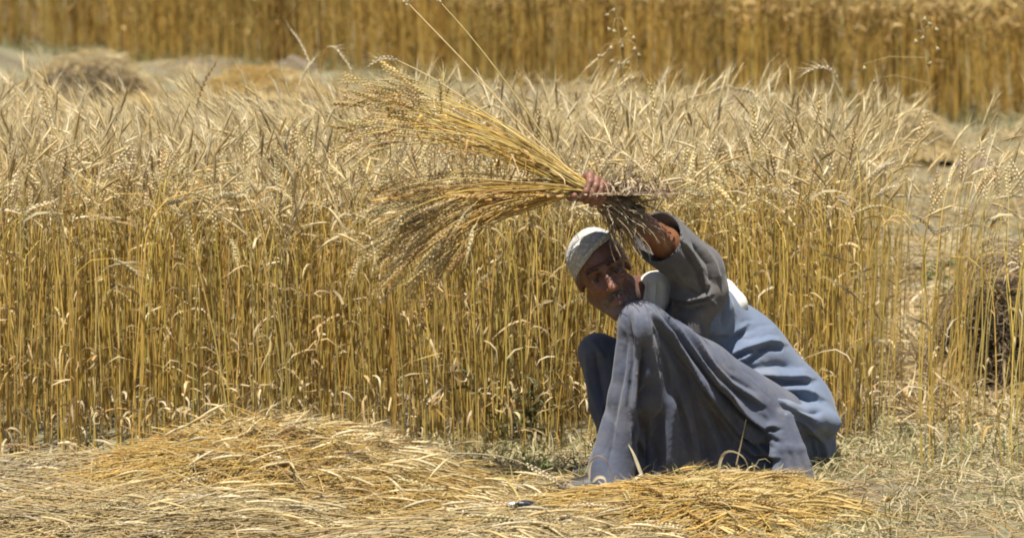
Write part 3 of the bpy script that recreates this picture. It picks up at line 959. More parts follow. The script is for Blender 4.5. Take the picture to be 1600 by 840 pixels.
# ------------------------------------------------------------------ the squatting man: bodies and cloth as smooth blended volumes
class Field:
    """signed distance samples on a box grid; shapes are blended in, then skinned into one closed mesh"""

    def __init__(s, lo, hi, h):
        s.lo = np.array(lo, float); s.h = h
        s.n = np.ceil((np.array(hi) - s.lo) / h).astype(int) + 1
        s.d = np.full(s.n, 1.0, np.float32)

    def _slice(s, lo, hi):
        a = np.clip(np.floor((lo - s.lo) / s.h).astype(int), 0, s.n)
        b = np.clip(np.ceil((hi - s.lo) / s.h).astype(int) + 1, 0, s.n)
        if np.any(b <= a): return None, None
        sl = tuple(slice(x, y) for x, y in zip(a, b))
        g = np.meshgrid(*[s.lo[i] + s.h * np.arange(a[i], b[i]) for i in range(3)], indexing='ij')
        return sl, np.stack(g, -1).astype(np.float32)

    def _mix(s, sl, f, k, op):
        d = s.d[sl]
        if op == 'sub':
            f = -f
            h = np.clip(.5 - .5 * (d - f) / k, 0, 1); r = d * (1 - h) + f * h + k * h * (1 - h)
        elif op == 'cut':
            r = np.maximum(d, f)
        else:
            h = np.clip(.5 + .5 * (d - f) / k, 0, 1); r = f * h + d * (1 - h) - k * h * (1 - h)
        s.d[sl] = r

    def cone(s, a, b, ra, rb, k=.02, op='add'):
        a, b = np.asarray(a, float), np.asarray(b, float)
        m = max(ra, rb) + 2 * k + 3 * s.h
        sl, p = s._slice(np.minimum(a, b) - m, np.maximum(a, b) + m)
        if sl is None: return
        ab = b - a; L2 = max(float(ab @ ab), 1e-12)
        t = np.clip(((p - a) @ ab) / L2, 0, 1)
        f = np.linalg.norm(p - a - t[..., None] * ab, axis=-1) - (ra + (rb - ra) * t)
        s._mix(sl, f, k, op)

    def chain(s, pts, rs, k=.02, op='add'):
        for i in range(len(pts) - 1): s.cone(pts[i], pts[i + 1], rs[i], rs[i + 1], k, op)

    def ell(s, c, r, rot=None, k=.02, op='add'):
        c = np.asarray(c, float); r = np.asarray(r, float)
        m = r.max() + 2 * k + 3 * s.h
        sl, p = s._slice(c - m, c + m)
        if sl is None: return
        q = p - c
        if rot is not None: q = q @ rot           # rot columns are the local axes
        k0 = np.linalg.norm(q / r, axis=-1); k1 = np.linalg.norm(q / (r * r), axis=-1)
        f = k0 * (k0 - 1) / np.maximum(k1, 1e-6)
        s._mix(sl, f, k, op)

    def keep(s, point, normal):
        """cut everything on the side the normal points to"""
        sl, p = s._slice(s.lo, s.lo + s.n * s.h)
        f = (p - np.asarray(point)) @ np.asarray(normal)
        s.d[sl] = np.maximum(s.d[sl], f)

    def skin(s):
        d = s.d
        d[0], d[-1], d[:, 0], d[:, -1], d[:, :, 0], d[:, :, -1] = 1, 1, 1, 1, 1, 1
        ins = d < 0
        nx, ny, nz = d.shape
        cnt = np.zeros((nx - 1, ny - 1, nz - 1), np.int8)
        for i in (0, 1):
            for j in (0, 1):
                for k in (0, 1): cnt += ins[i:nx - 1 + i, j:ny - 1 + j, k:nz - 1 + k]
        act = (cnt > 0) & (cnt < 8)
        idx = np.argwhere(act)
        cid = np.full(act.shape, -1, np.int64); cid[act] = np.arange(len(idx))
        cor = np.array([(i, j, k) for i in (0, 1) for j in (0, 1) for k in (0, 1)])
        val = np.stack([d[idx[:, 0] + c[0], idx[:, 1] + c[1], idx[:, 2] + c[2]] for c in cor], 1)
        acc = np.zeros((len(idx), 3)); n = np.zeros((len(idx), 1))
        for e0 in range(8):
            for ax in range(3):
                if cor[e0][ax]: continue
                c1 = cor[e0].copy(); c1[ax] = 1
                e1 = c1[0] * 4 + c1[1] * 2 + c1[2]
                v0, v1 = val[:, e0], val[:, e1]
                m = (v0 < 0) != (v1 < 0)
                t = np.where(m, v0 / np.where(m, v0 - v1, 1), 0)
                p = cor[e0][None] + t[:, None] * (c1 - cor[e0])[None]
                acc += np.where(m[:, None], p, 0); n += m[:, None]
        V = s.lo + s.h * (idx + acc / np.maximum(n, 1))
        quads = []
        for ax in range(3):
            o = [a for a in range(3) if a != ax]
            sl0 = [slice(1, -1)] * 3; sl1 = [slice(1, -1)] * 3
            sl0[ax] = slice(0, -1); sl1[ax] = slice(1, None)
            A, B = ins[tuple(sl0)], ins[tuple(sl1)]
            e = np.argwhere(A != B)
            if not len(e): continue
            flip = A[tuple(e.T)]
            e = e + 1; e[:, ax] -= 1
            c = []
            for (p, q) in ((-1, -1), (0, -1), (0, 0), (-1, 0)):
                f = e.copy(); f[:, o[0]] += p; f[:, o[1]] += q
                c.append(cid[f[:, 0], f[:, 1], f[:, 2]])
            c = np.stack(c, 1)
            if ax == 1: flip = ~flip
            c = np.where(flip[:, None], c, c[:, ::-1])
            quads.append(c)
        Q = np.concatenate(quads)
        Q = Q[(Q >= 0).all(1)]
        return V, Q


def vnormals(V, Q):
    n = np.cross(V[Q[:, 2]] - V[Q[:, 0]], V[Q[:, 3]] - V[Q[:, 1]])
    N = np.zeros_like(V)
    for k in range(4): np.add.at(N, Q[:, k], n)
    return unit(N)


def relax(V, Q, it=2, f=.5):
    E = np.concatenate([Q[:, [0, 1]], Q[:, [1, 2]], Q[:, [2, 3]], Q[:, [3, 0]]])
    for _ in range(it):
        S = np.zeros_like(V); c = np.zeros(len(V))
        for a, b in ((0, 1), (1, 0)):
            np.add.at(S, E[:, a], V[E[:, b]]); np.add.at(c, E[:, a], 1)
        V = V + f * (S / np.maximum(c, 1)[:, None] - V)
    return V


def folds(V, Q, strokes):
    """press cloth folds into a surface. stroke = (points [(px, py)...], half width in px, height in m, kind); measured on the
    side of the cloth that faces the photographer, displaced along the cloth's own normal"""
    V = relax(V, Q, 3, .5)
    N = unit(relax(vnormals(V, Q), Q, 6, .7))
    view = unit(V - np.array([0, 0, CAMZ]))
    face = np.clip(-(N * view).sum(1) * 1.6, 0, 1)
    X_, Y_ = to_px(V)
    D = np.zeros(len(V))
    for pts, w, amp, kind in strokes:
        pts = np.array(pts, float)
        lo, hi = pts.min(0) - 4 * w, pts.max(0) + 4 * w
        near = np.nonzero((X_ > lo[0]) & (X_ < hi[0]) & (Y_ > lo[1]) & (Y_ < hi[1]) & (face > 0))[0]
        if not len(near): continue
        x, y = X_[near], Y_[near]
        best = np.full(len(near), 1e9); sg = np.zeros(len(near)); tl = np.zeros(len(near))
        for i in range(len(pts) - 1):
            a, b = pts[i], pts[i + 1]
            ab = b - a; L2 = ab @ ab
            t = np.clip(((x - a[0]) * ab[0] + (y - a[1]) * ab[1]) / L2, 0, 1)
            dx, dy = x - a[0] - t * ab[0], y - a[1] - t * ab[1]
            q = np.hypot(dx, dy)
            m = q < best
            best[m] = q[m]; sg[m] = np.sign(dx * ab[1] - dy * ab[0])[m]; tl[m] = ((i + t) / (len(pts) - 1))[m]
        env = np.clip(np.minimum(tl, 1 - tl) * 5 + .25, 0, 1)
        g = best / w
        if kind == 'step':      # a fold edge: raised on one side of the line, falling away sharply on the other
            sdist = sg * g
            prof = np.where(sdist > 0, np.exp(-np.abs(sdist) ** 1.4 * .8), -.7 * np.exp(-((-sdist - .75) / .6) ** 2) + np.exp(-(sdist * 3.2) ** 2) * .9)
        else:
            prof = np.exp(-1.25 * g ** 1.35)
        D[near] += 1.35 * amp * prof * env
    return V + N * (D * face)[:, None]


def creases(seed, centres, n, ang, spread=34, amp=.0019):
    """small random creases near the given spots, running at roughly the given angles (degrees, image sense)"""
    r_ = np.random.default_rng(seed)
    out = []
    for _ in range(n):
        c0 = np.array(centres[r_.integers(len(centres))]) + r_.normal(0, spread, 2)
        a_ = math.radians(r_.uniform(*ang)); L = r_.uniform(14, 46); b_ = r_.normal(0, 5)
        d = np.array([math.cos(a_), math.sin(a_)]); q = np.array([-d[1], d[0]])
        out.append(([tuple(c0 - d * L / 2), tuple(c0 + q * b_), tuple(c0 + d * L / 2)], r_.uniform(2.4, 4.2), amp * r_.choice([-1, 1]) * r_.uniform(.5, 1.4), 'ridge'))
    return out


def cloth_mat(name, c, c2, rough=.85):
    m, nt, b = new_mat(name)
    tc = nt.nodes.new('ShaderNodeTexCoord')
    n1 = nt.nodes.new('ShaderNodeTexNoise'); n1.inputs['Scale'].default_value = 14; n1.inputs['Detail'].default_value = 6
    nt.links.new(tc.outputs['Object'], n1.inputs['Vector'])
    r = nt.nodes.new('ShaderNodeValToRGB')
    r.color_ramp.elements[0].position = .35; r.color_ramp.elements[0].color = (*c, 1)
    r.color_ramp.elements[1].position = .7; r.color_ramp.elements[1].color = (*c2, 1)
    nt.links.new(n1.outputs['Fac'], r.inputs['Fac'])
    nd = nt.nodes.new('ShaderNodeTexNoise'); nd.inputs['Scale'].default_value = 7; nd.inputs['Detail'].default_value = 9; nd.inputs['Roughness'].default_value = .72
    nt.links.new(tc.outputs['Object'], nd.inputs['Vector'])
    rd = nt.nodes.new('ShaderNodeMapRange'); rd.inputs['From Min'].default_value = .48; rd.inputs['From Max'].default_value = .75; rd.inputs['To Max'].default_value = .32
    nt.links.new(nd.outputs['Fac'], rd.inputs['Value'])
    mxd = nt.nodes.new('ShaderNodeMixRGB'); mxd.inputs[2].default_value = (.27, .22, .16, 1)          # field dust
    nt.links.new(rd.outputs[0], mxd.inputs[0]); nt.links.new(r.outputs[0], mxd.inputs[1])
    nt.links.new(mxd.outputs[0], b.inputs['Base Color'])
    b.inputs['Roughness'].default_value = rough
    b.inputs['Specular IOR Level'].default_value = .2
    b.inputs['Sheen Weight'].default_value = .15
    n2 = nt.nodes.new('ShaderNodeTexNoise'); n2.inputs['Scale'].default_value = 60; n2.inputs['Detail'].default_value = 5; n2.inputs['Roughness'].default_value = .65
    nt.links.new(tc.outputs['Object'], n2.inputs['Vector'])
    bp = nt.nodes.new('ShaderNodeBump'); bp.inputs['Strength'].default_value = .35; bp.inputs['Distance'].default_value = .004
    nt.links.new(n2.outputs['Fac'], bp.inputs['Height']); nt.links.new(bp.outputs[0], b.inputs['Normal'])
    return m


M_KAMEEZ = cloth_mat('blue_grey_cotton', (.118, .15, .22), (.142, .178, .25))
M_SLEEVE = cloth_mat('dusty_grey_cotton', (.085, .083, .088), (.115, .11, .112))
M_SHALWAR = cloth_mat('slate_cotton', (.078, .089, .125), (.096, .108, .148))
M_SCARF = cloth_mat('white_cotton', (.62, .60, .54), (.72, .70, .64))


def skin_attr_mat():
    m, nt, b = new_mat('weathered_skin')
    at_ = nt.nodes.new('ShaderNodeAttribute'); at_.attribute_name = 'tint'
    nz = nt.nodes.new('ShaderNodeTexNoise'); nz.inputs['Scale'].default_value = 90; nz.inputs['Detail'].default_value = 5
    tc = nt.nodes.new('ShaderNodeTexCoord'); nt.links.new(tc.outputs['Object'], nz.inputs['Vector'])
    mr = nt.nodes.new('ShaderNodeMapRange'); mr.inputs['To Min'].default_value = .75; mr.inputs['To Max'].default_value = 1.25
    nt.links.new(nz.outputs['Fac'], mr.inputs['Value'])
    mul = nt.nodes.new('ShaderNodeVectorMath'); mul.operation = 'SCALE'
    nt.links.new(at_.outputs['Color'], mul.inputs[0]); nt.links.new(mr.outputs[0], mul.inputs['Scale'])
    nt.links.new(mul.outputs[0], b.inputs['Base Color'])
    b.inputs['Roughness'].default_value = .48
    b.inputs['Subsurface Weight'].default_value = .08
    b.inputs['Subsurface Radius'].default_value = (.008, .003, .0015)
    bp = nt.nodes.new('ShaderNodeBump'); bp.inputs['Strength'].default_value = .5; bp.inputs['Distance'].default_value = .002
    nt.links.new(nz.outputs['Fac'], bp.inputs['Height']); nt.links.new(bp.outputs[0], b.inputs['Normal'])
    return m


M_SKIN = skin_attr_mat()

# joints, measured along sight lines
HEAD_C = at(942, 425, 9.90)
hroll, hyaw, hpitch = RAD(-25), RAD(5), RAD(-1)
HS = .985


def rotm(ax, a):
    return np.array(Matrix.Rotation(a, 3, ax))


HR = rotm('Y', hroll) @ rotm('Z', hyaw) @ rotm('X', hpitch)          # columns: local x (screen right), y (back), z (up)


def hl(x, y, z):
    return HEAD_C + HR @ np.array((x, y, z * 1.04)) * HS


KNEE_N, HIP_N, ANK_N = at(1003, 507, 9.80), at(1205, 660, 10.03), at(958, 738, 9.82)
KNEE_F, HIP_F, ANK_F = at(934, 551, 10.03), at(1185, 650, 10.28), at(972, 716, 10.02)
PELV, MID, CHEST, NECK = at(1215, 640, 10.18), at(1150, 562, 10.14), at(1090, 505, 10.10), at(1045, 468, 10.06)
SHO_N, SHO_F = at(1100, 482, 9.98), at(1045, 478, 10.28)
ELB_N, WRI_N = at(1090, 418, 9.94), at(970, 326, 9.80)
ELB_F, WRI_F = at(1010, 600, 10.12), at(985, 668, 9.99)
HAND = at(928, 303, 9.77)
MAN = empty('person', (float(PELV[0]), float(PELV[1]), 0))
MO = np.array((PELV[0], PELV[1], 0))


def man_part(name, V, Q, mat, col=(1, 1, 1), parent=None):
    a = Acc(); a.add(V, Q, None, col)
    return a.build(name, mat, MAN if parent is None else parent, origin=MO if parent is None else None)


# ---- body: head, neck, trunk, arms with hands, legs with feet, in one surface
LO, HI = np.array([-.02 + .1, 9.5, -.01]), np.array([.92, 10.48, .92])
LO[0] = at(880, 400, 9.9)[0]; HI[0] = at(1320, 600, 10.2)[0]
B = Field(LO, HI, .003)
B.chain([PELV, MID, CHEST, NECK], [.105, .10, .10, .055], .04)
B.cone(CHEST, SHO_N, .07, .05, .04); B.cone(CHEST, SHO_F, .07, .05, .04)
B.chain([SHO_N, ELB_N], [.045, .036], .02)
B.chain([ELB_N, ELB_N * .6 + WRI_N * .4, WRI_N], [.038, .040, .025], .015)
B.chain([SHO_F, ELB_F, WRI_F], [.045, .038, .025], .02)
B.chain([HIP_N, KNEE_N, ANK_N], [.055, .034, .022], .02)
B.chain([HIP_F, KNEE_F, ANK_F], [.055, .032, .022], .02)
for ank in (ANK_N, ANK_F):                       # feet, toes towards the left
    B.chain([ank + np.array([.01, 0, -.015]), ank + np.array([-.05, -.02, -.03]), ank + np.array([-.13, -.045, -.035])], [.032, .03, .02], .015)
# neck and head
B.chain([NECK, at(1010, 462, 10.02), hl(0, .03, -.06)], [.055, .05, .05], .03)


class HeadField:                                  # head shapes are given for a head of unit size
    def ell(s, c, r, rot, k, op='add'): B.ell(c, np.array(r) * HS, rot, k, op)
    def cone(s, a, b, ra, rb, k, op='add'): B.cone(a, b, ra * HS, rb * HS, k, op)
    def chain(s, p, r, k, op='add'): B.chain(p, [x * HS for x in r], k, op)


HB = HeadField()
HB.ell(hl(0, .012, .034), (.072, .093, .077), HR, .01)
HB.ell(hl(0, -.030, -.040), (.052, .058, .074), HR, .03)
HB.cone(hl(-.012, -.072, -.104), hl(.012, -.072, -.104), .017, .017, .02)
for sgn in (-1, 1):
    HB.cone(hl(sgn * .050, .0, -.050), hl(sgn * .018, -.064, -.098), .018, .016, .025)
    HB.ell(hl(sgn * .037, -.068, -.026), (.017, .016, .013), HR, .024)
    HB.ell(hl(sgn * .051, -.070, -.058), (.016, .018, .024), HR, .02, 'sub')
    HB.ell(hl(sgn * .031, -.100, -.002), (.021, .020, .014), HR, .012, 'sub')
    HB.ell(hl(sgn * .031, -.0685, -.002), (.016, .0145, .013), HR, .004)
    HB.chain([hl(sgn * .017, -.079, .001), hl(sgn * .031, -.0825, .0045), hl(sgn * .046, -.072, .001)], [.0045, .0055, .004], .004)      # upper lid
    HB.chain([hl(sgn * .018, -.080, -.006), hl(sgn * .031, -.0800, -.0100), hl(sgn * .045, -.072, -.006)], [.0035, .004, .003], .004)     # lower lid
    HB.cone(hl(sgn * .008, -.092, .020), hl(sgn * .046, -.077, .021), .0095, .0085, .012)      # brow
    HB.ell(hl(sgn * .070, .018, -.004), (.009, .017, .026), HR, .012)
    HB.ell(hl(sgn * .012, -.100, -.039), (.0085, .010, .0075), HR, .006)
    HB.cone(hl(sgn * .019, -.097, -.036), hl(sgn * .036, -.076, -.076), .003, .003, .007, 'sub')
    HB.cone(hl(sgn * .028, -.092, -.021), hl(sgn * .045, -.078, -.022), .002, .002, .006, 'sub')
HB.chain([hl(0, -.086, .016), hl(0, -.101, -.012), hl(0, -.117, -.034)], [.009, .0085, .0115], .007)
HB.cone(hl(0, -.112, -.036), hl(0, -.098, -.042), .009, .006, .006)
HB.chain([hl(-.026, -.082, -.070), hl(0, -.096, -.066), hl(.026, -.082, -.070)], [.005, .0075, .005], .006)
HB.chain([hl(-.022, -.081, -.080), hl(0, -.093, -.081), hl(.022, -.081, -.080)], [.005, .0075, .005], .006)
HB.chain([hl(-.027, -.088, -.0745), hl(0, -.103, -.0735), hl(.027, -.088, -.0745)], [.002, .0025, .002], .003, 'sub')
for z in (.040, .050, .060):
    HB.chain([hl(-.035, -.082, z), hl(0, -.093, z + .002), hl(.035, -.082, z)], [.0015, .0015, .0015], .004, 'sub')
# hand closed round the wheat: bundle axis runs to the upper left
BAX = unit(at(850, 262, 9.74) - at(985, 335, 9.80))
view_h = unit(HAND - np.array([0, 0, CAMZ]))
UPV = unit(np.cross(BAX, view_h)); UPV = UPV if UPV[2] > 0 else -UPV     # across the bundle, upwards
FRV = unit(np.cross(BAX, UPV)); FRV = FRV if FRV @ view_h < 0 else -FRV   # towards the viewer
RB = .024


def ring(s_, ang, r):
    """point beside the bundle: s_ along its axis, ang measured from the top over the near side"""
    return HAND + BAX * s_ + (UPV * math.cos(ang) + FRV * math.sin(ang)) * r


palm = [ring(-.012, 4.6, .040), ring(.022, 4.6, .040)]
B.cone(palm[0], palm[1], .022, .021, .015)
B.cone(ring(-.02, 5.6, .034), ring(.03, 5.7, .034), .016, .016, .015)
B.chain([WRI_N, WRI_N * .5 + palm[0] * .5 + np.array([0, .012, .01]), palm[0]], [.026, .026, .022], .015)
for j, (so, ln) in enumerate([(.036, .95), (.016, 1.05), (-.004, 1.0), (-.023, .85)]):
    angs = np.array([-.5, .15, .9, 1.75, 2.55]) * ln
    rr = [RB + .014, RB + .0135, RB + .012, RB + .0105, RB + .009]
    ra = [.0105, .0105, .0092, .0085, .0070]
    B.chain([ring(so + .004 * (j - 1.5) * i * .2, an, r) for i, (an, r) in enumerate(zip(angs, rr))], ra, .004)
# thumb leaves the side of the palm and closes over the finger tips from below
B.chain([ring(.010, 4.2, .036), ring(.040, 3.7, RB + .014), ring(.052, 3.1, RB + .012), ring(.050, 2.5, RB + .010)], [.015, .012, .0105, .008], .006)
# far hand
for j in range(4):
    q = WRI_F + np.array([-.02 - .004 * j, -.012 + .014 * j, -.07])
    B.chain([WRI_F + np.array([0, -.012 + .01 * j, -.02]), q, q + np.array([.015, 0, -.035])], [.014, .009, .007], .004)
B.chain([WRI_F + np.array([.01, -.01, -.015]), WRI_F + np.array([.02, -.04, -.05]), WRI_F + np.array([.0, -.05, -.075])], [.012, .010, .008], .005)
V, Q = B.skin()
SKIN = np.array((.128, .055, .034))
c = np.tile(SKIN, (len(V), 1))
loc = (V - HEAD_C) @ HR / HS
inface = (np.abs(loc[:, 0]) < .09) & (loc[:, 1] < .03) & (np.abs(loc[:, 2]) < .13) & (loc[:, 1] > -.14)
nose = np.exp(-((loc[:, 0] / .018) ** 2 + ((loc[:, 2] + .03) / .02) ** 2)) * inface
cheek = np.exp(-(((np.abs(loc[:, 0]) - .042) / .02) ** 2 + ((loc[:, 2] + .03) / .02) ** 2)) * inface
stub = np.exp(-((np.maximum(-.058 - loc[:, 2], 0) - .04) / .035) ** 2) * (loc[:, 2] < -.045) * inface
lips = np.exp(-((loc[:, 0] / .022) ** 4 + ((loc[:, 2] + .0745) / .008) ** 2)) * inface
c += np.outer(nose, (.10, .045, .03)) + np.outer(cheek, (.07, .022, .012))
c = c * (1 - .6 * stub[:, None]) + np.outer(.6 * stub, (.15, .125, .115))
c = c * (1 - .5 * lips[:, None]) + np.outer(.5 * lips, (.20, .07, .055))
socket_shade = np.exp(-(((np.abs(loc[:, 0]) - .031) / .017) ** 2 + ((loc[:, 2] - .002) / .011) ** 2)) * inface
c *= 1 - .5 * socket_shade[:, None]  # shade in the eye sockets painted into the skin colour
c *= (1 + .10 * np.sin(loc[:, :1] * 310 + 3 * np.sin(loc[:, 2:] * 200)) * np.sin(loc[:, 2:] * 280 + loc[:, 1:2] * 150))
hd = np.linalg.norm(V - HAND, axis=1) < .1
c[hd] = c[hd] * .6 + np.array((.30, .15, .10)) * .4
arm = (V[:, 2] > .5) & (loc[:, 0] > .1) & ~hd
c[arm] = (.20, .085, .04)
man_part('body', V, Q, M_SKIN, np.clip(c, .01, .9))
del B

# ---- eyes
M_EYE, nt_, b_ = new_mat('eye')
ea_ = nt_.nodes.new('ShaderNodeAttribute'); ea_.attribute_name = 'tint'
nt_.links.new(ea_.outputs['Color'], b_.inputs['Base Color']); b_.inputs['Roughness'].default_value = .15
for sgn in (-1, 1):
    u, v = np.meshgrid(np.linspace(0, 2 * math.pi, 16, endpoint=False), np.linspace(0, math.pi, 12))
    D_ = np.stack([np.sin(v) * np.cos(u), -np.cos(v), np.sin(v) * np.sin(u)], -1).reshape(-1, 3)
    c_e = hl(sgn * .031, -.0752, -.003)
    colr = np.where((D_[:, 1] < -.93)[:, None], (.01, .008, .006), np.where((D_[:, 1] < -.80)[:, None], (.05, .028, .015), (.16, .12, .10)))
    i = np.arange(11)[:, None] * 16 + np.arange(16)[None]; j = np.arange(11)[:, None] * 16 + (np.arange(16)[None] + 1) % 16
    man_part('eye', c_e + (D_ * .0120) @ HR.T, np.stack([i, j, j + 16, i + 16], -1).reshape(-1, 4), M_EYE, colr)


# ---- hair: brows, moustache, temples
def hair_tuft(name, starts, dirs, L, w, pal, seed):
    r_ = np.random.default_rng(seed)
    n = len(starts)
    t = np.linspace(0, 1, 4)[None, :, None]
    P = starts[:, None] + dirs[:, None] * L * r_.uniform(.6, 1.2, (n, 1, 1)) * t + r_.normal(0, .0012, (n, 1, 3)) * t
    a = Acc()
    tubes(a, P, (w * np.array([1, 1, .8, .2]))[None], 3, pick(r_, pal, n))
    o = a.build(name, M_ROOT, MAN, origin=MO)
    return tag(o, kind='stuff')


r_ = np.random.default_rng(77)
GREYH = [(3, (.32, .30, .28)), (2, (.5, .48, .45)), (2, (.12, .10, .09))]
DARKH = [(3, (.03, .025, .02)), (1, (.15, .13, .12))]
for sgn in (-1, 1):
    n = 90
    f = r_.random(n)
    st = np.stack([sgn * (.010 + .038 * f), -.101 + .015 * f ** 1.5, .021 + .004 * np.sin(f * 3) + r_.normal(0, .0022, n)], 1)
    dr = unit(np.stack([np.full(n, sgn * 1.0), np.full(n, -.25), np.full(n, .25)], 1) + r_.normal(0, .2, (n, 3)))
    hair_tuft('eyebrow', HEAD_C + (st * HS) @ HR.T, dr @ HR.T, .006, .00045, DARKH, 78 + sgn)
n = 150
f = r_.uniform(-1, 1, n)
st = np.stack([.026 * f, -.102 + .016 * np.abs(f) ** 1.6, -.054 - .010 * np.abs(f) + r_.normal(0, .003, n)], 1)
dr = unit(np.stack([f * .7, np.full(n, -.28), np.full(n, -1.0)], 1) + r_.normal(0, .15, (n, 3)))
hair_tuft('moustache', HEAD_C + (st * HS) @ HR.T, dr @ HR.T, .010, .0005, [(3, (.22, .20, .18)), (2, (.34, .32, .3)), (3, (.08, .065, .055))], 81)
n = 500
sg = np.where(r_.random(n) < .5, -1, 1)
st = np.stack([sg * r_.uniform(.058, .073, n), r_.uniform(-.045, .08, n), r_.uniform(.015, .075, n)], 1)
e = (st - np.array([0, .012, .036])) / np.array([.073, .094, .080]); st = np.array([0, .012, .036]) + unit(e) * np.array([.074, .095, .081])
dr = unit(np.stack([sg * .3, np.full(n, .5), np.full(n, -.8)], 1) + r_.normal(0, .2, (n, 3)))
hair_tuft('hair', HEAD_C + (st * HS) @ HR.T, dr @ HR.T, .016, .0007, GREYH, 82)
n = 260
a_ = r_.uniform(-1, 1, n)
st = np.stack([.036 * a_, -.083 + .02 * a_ ** 2, -.098 + .02 * np.abs(a_) + r_.normal(0, .006, n)], 1)
dr = unit(np.stack([a_ * .4, np.full(n, -.6), np.full(n, -.8)], 1) + r_.normal(0, .3, (n, 3)))
hair_tuft('stubble_beard', HEAD_C + (st * HS) @ HR.T, dr @ HR.T, .005, .0005, GREYH, 83)

# ---- skullcap
C_ = Field(HEAD_C - .15, HEAD_C + .15, .0022)
C_.ell(hl(0, .014, .040), np.array((.0790, .100, .0825)) * HS, HR, .001)
nrm = np.array((.42, -.30, -1.0)); nrm /= np.linalg.norm(nrm)
C_.ell(hl(0, .012, .036), np.array((.0740, .095, .0785)) * HS, HR, .002, 'sub')
C_.keep(hl(-.005, -.088, .066), HR @ nrm)
V, Q = C_.skin()
loc = (V - HEAD_C) @ HR / HS
N_ = vnormals(V, Q)
V = V + N_ * (.0004 * np.sin(loc[:, 0] * 300 + 60 * loc[:, 2]) * np.sin(loc[:, 2] * 390 + 90 * loc[:, 1]) + .0012 * np.sin(loc[:, 0] * 70 + 20 * loc[:, 1]))[:, None]
m_cap = cloth_mat('knitted_cotton', (.40, .40, .37), (.52, .52, .49), .95)
nt_ = m_cap.node_tree                              # crocheted: small open rosettes
vo = nt_.nodes.new('ShaderNodeTexVoronoi'); vo.inputs['Scale'].default_value = 95
tc_ = [x for x in nt_.nodes if x.type == 'TEX_COORD'][0]; nt_.links.new(tc_.outputs['Object'], vo.inputs['Vector'])
b_ = nt_.nodes['Principled BSDF']
src = b_.inputs['Base Color'].links[0].from_socket
rv = nt_.nodes.new('ShaderNodeMapRange'); rv.inputs['From Max'].default_value = .6; rv.inputs['To Min'].default_value = 1.2; rv.inputs['To Max'].default_value = .75
nt_.links.new(vo.outputs['Distance'], rv.inputs['Value'])
ml = nt_.nodes.new('ShaderNodeVectorMath'); ml.operation = 'SCALE'
nt_.links.new(src, ml.inputs[0]); nt_.links.new(rv.outputs[0], ml.inputs['Scale']); nt_.links.new(ml.outputs[0], b_.inputs['Base Color'])
bp_ = [x for x in nt_.nodes if x.type == 'BUMP'][0]
nt_.links.new(vo.outputs['Distance'], bp_.inputs['Height']); bp_.inputs['Strength'].default_value = .8; bp_.invert = True
man_part('skullcap', V, Q, m_cap)
# rolled band of the cap
C_ = Field(HEAD_C - .15, HEAD_C + .15, .0026)
pp = []
dirn = (loc @ nrm) - np.array((-.005, -.088, .066)) @ nrm
band = np.abs(dirn) < .003
ang = np.arctan2(loc[band, 0], -loc[band, 1]); pts_b = loc[band]
for a0 in np.linspace(-math.pi, math.pi, 37):
    m = np.abs(ang - a0) < .12
    if m.any(): pp.append(hl(*(pts_b[m].mean(0) + np.array([0, 0, .007]))))
C_.chain(pp, [.0052] * len(pp), .004)
V, Q = C_.skin()
man_part('cap_band', V, Q, m_cap)

# ---- shalwar: both loose trouser legs and the drape hanging from the near thigh
S = Field(LO - .03, np.array([HI[0] + .03, 10.48, .62]), .0034)
S.chain([HIP_N, HIP_N * .45 + KNEE_N * .55 + np.array([0, 0, -.01]), KNEE_N], [.098, .082, .060], .03)
S.chain([KNEE_N, KNEE_N * .5 + ANK_N * .5 + np.array([.008, .0, 0]), at(956, 728, 9.81), at(954, 752, 9.80)], [.060, .056, .058, .062], .02)
S.chain([HIP_F, KNEE_F], [.11, .050], .03)
S.chain([KNEE_F, KNEE_F * .5 + ANK_F * .5, ANK_F], [.050, .052, .045], .02)
for f, rr, dep in ((.08, .035, 9.88), (.2, .04, 9.89), (.35, .042, 9.915), (.5, .044, 9.94), (.65, .046, 9.955), (.8, .05, 9.97), (.93, .055, 9.99)):
    tp = KNEE_N + (HIP_N - KNEE_N) * f
    bx = 985 + 255 * f
    S.cone(tp + np.array([0, -.01, -.02]), at(bx, 752, dep), rr, .03, .03)
for i_ in range(7):                               # pleated flap hanging behind the thigh
    g_ = i_ / 6
    S.chain([at(1196 + 36 * g_, 642 + 6 * g_, 9.93 + .012 * (i_ % 2)), at(1210 + 42 * g_, 700, 9.905 + .014 * (i_ % 2)), at(1220 + 52 * g_, 758, 9.89 + .016 * (i_ % 2))], [.011, .011, .012], .010)
S.keep((0, 0, .012), (0, 0, -1.0))
V, Q = S.skin()
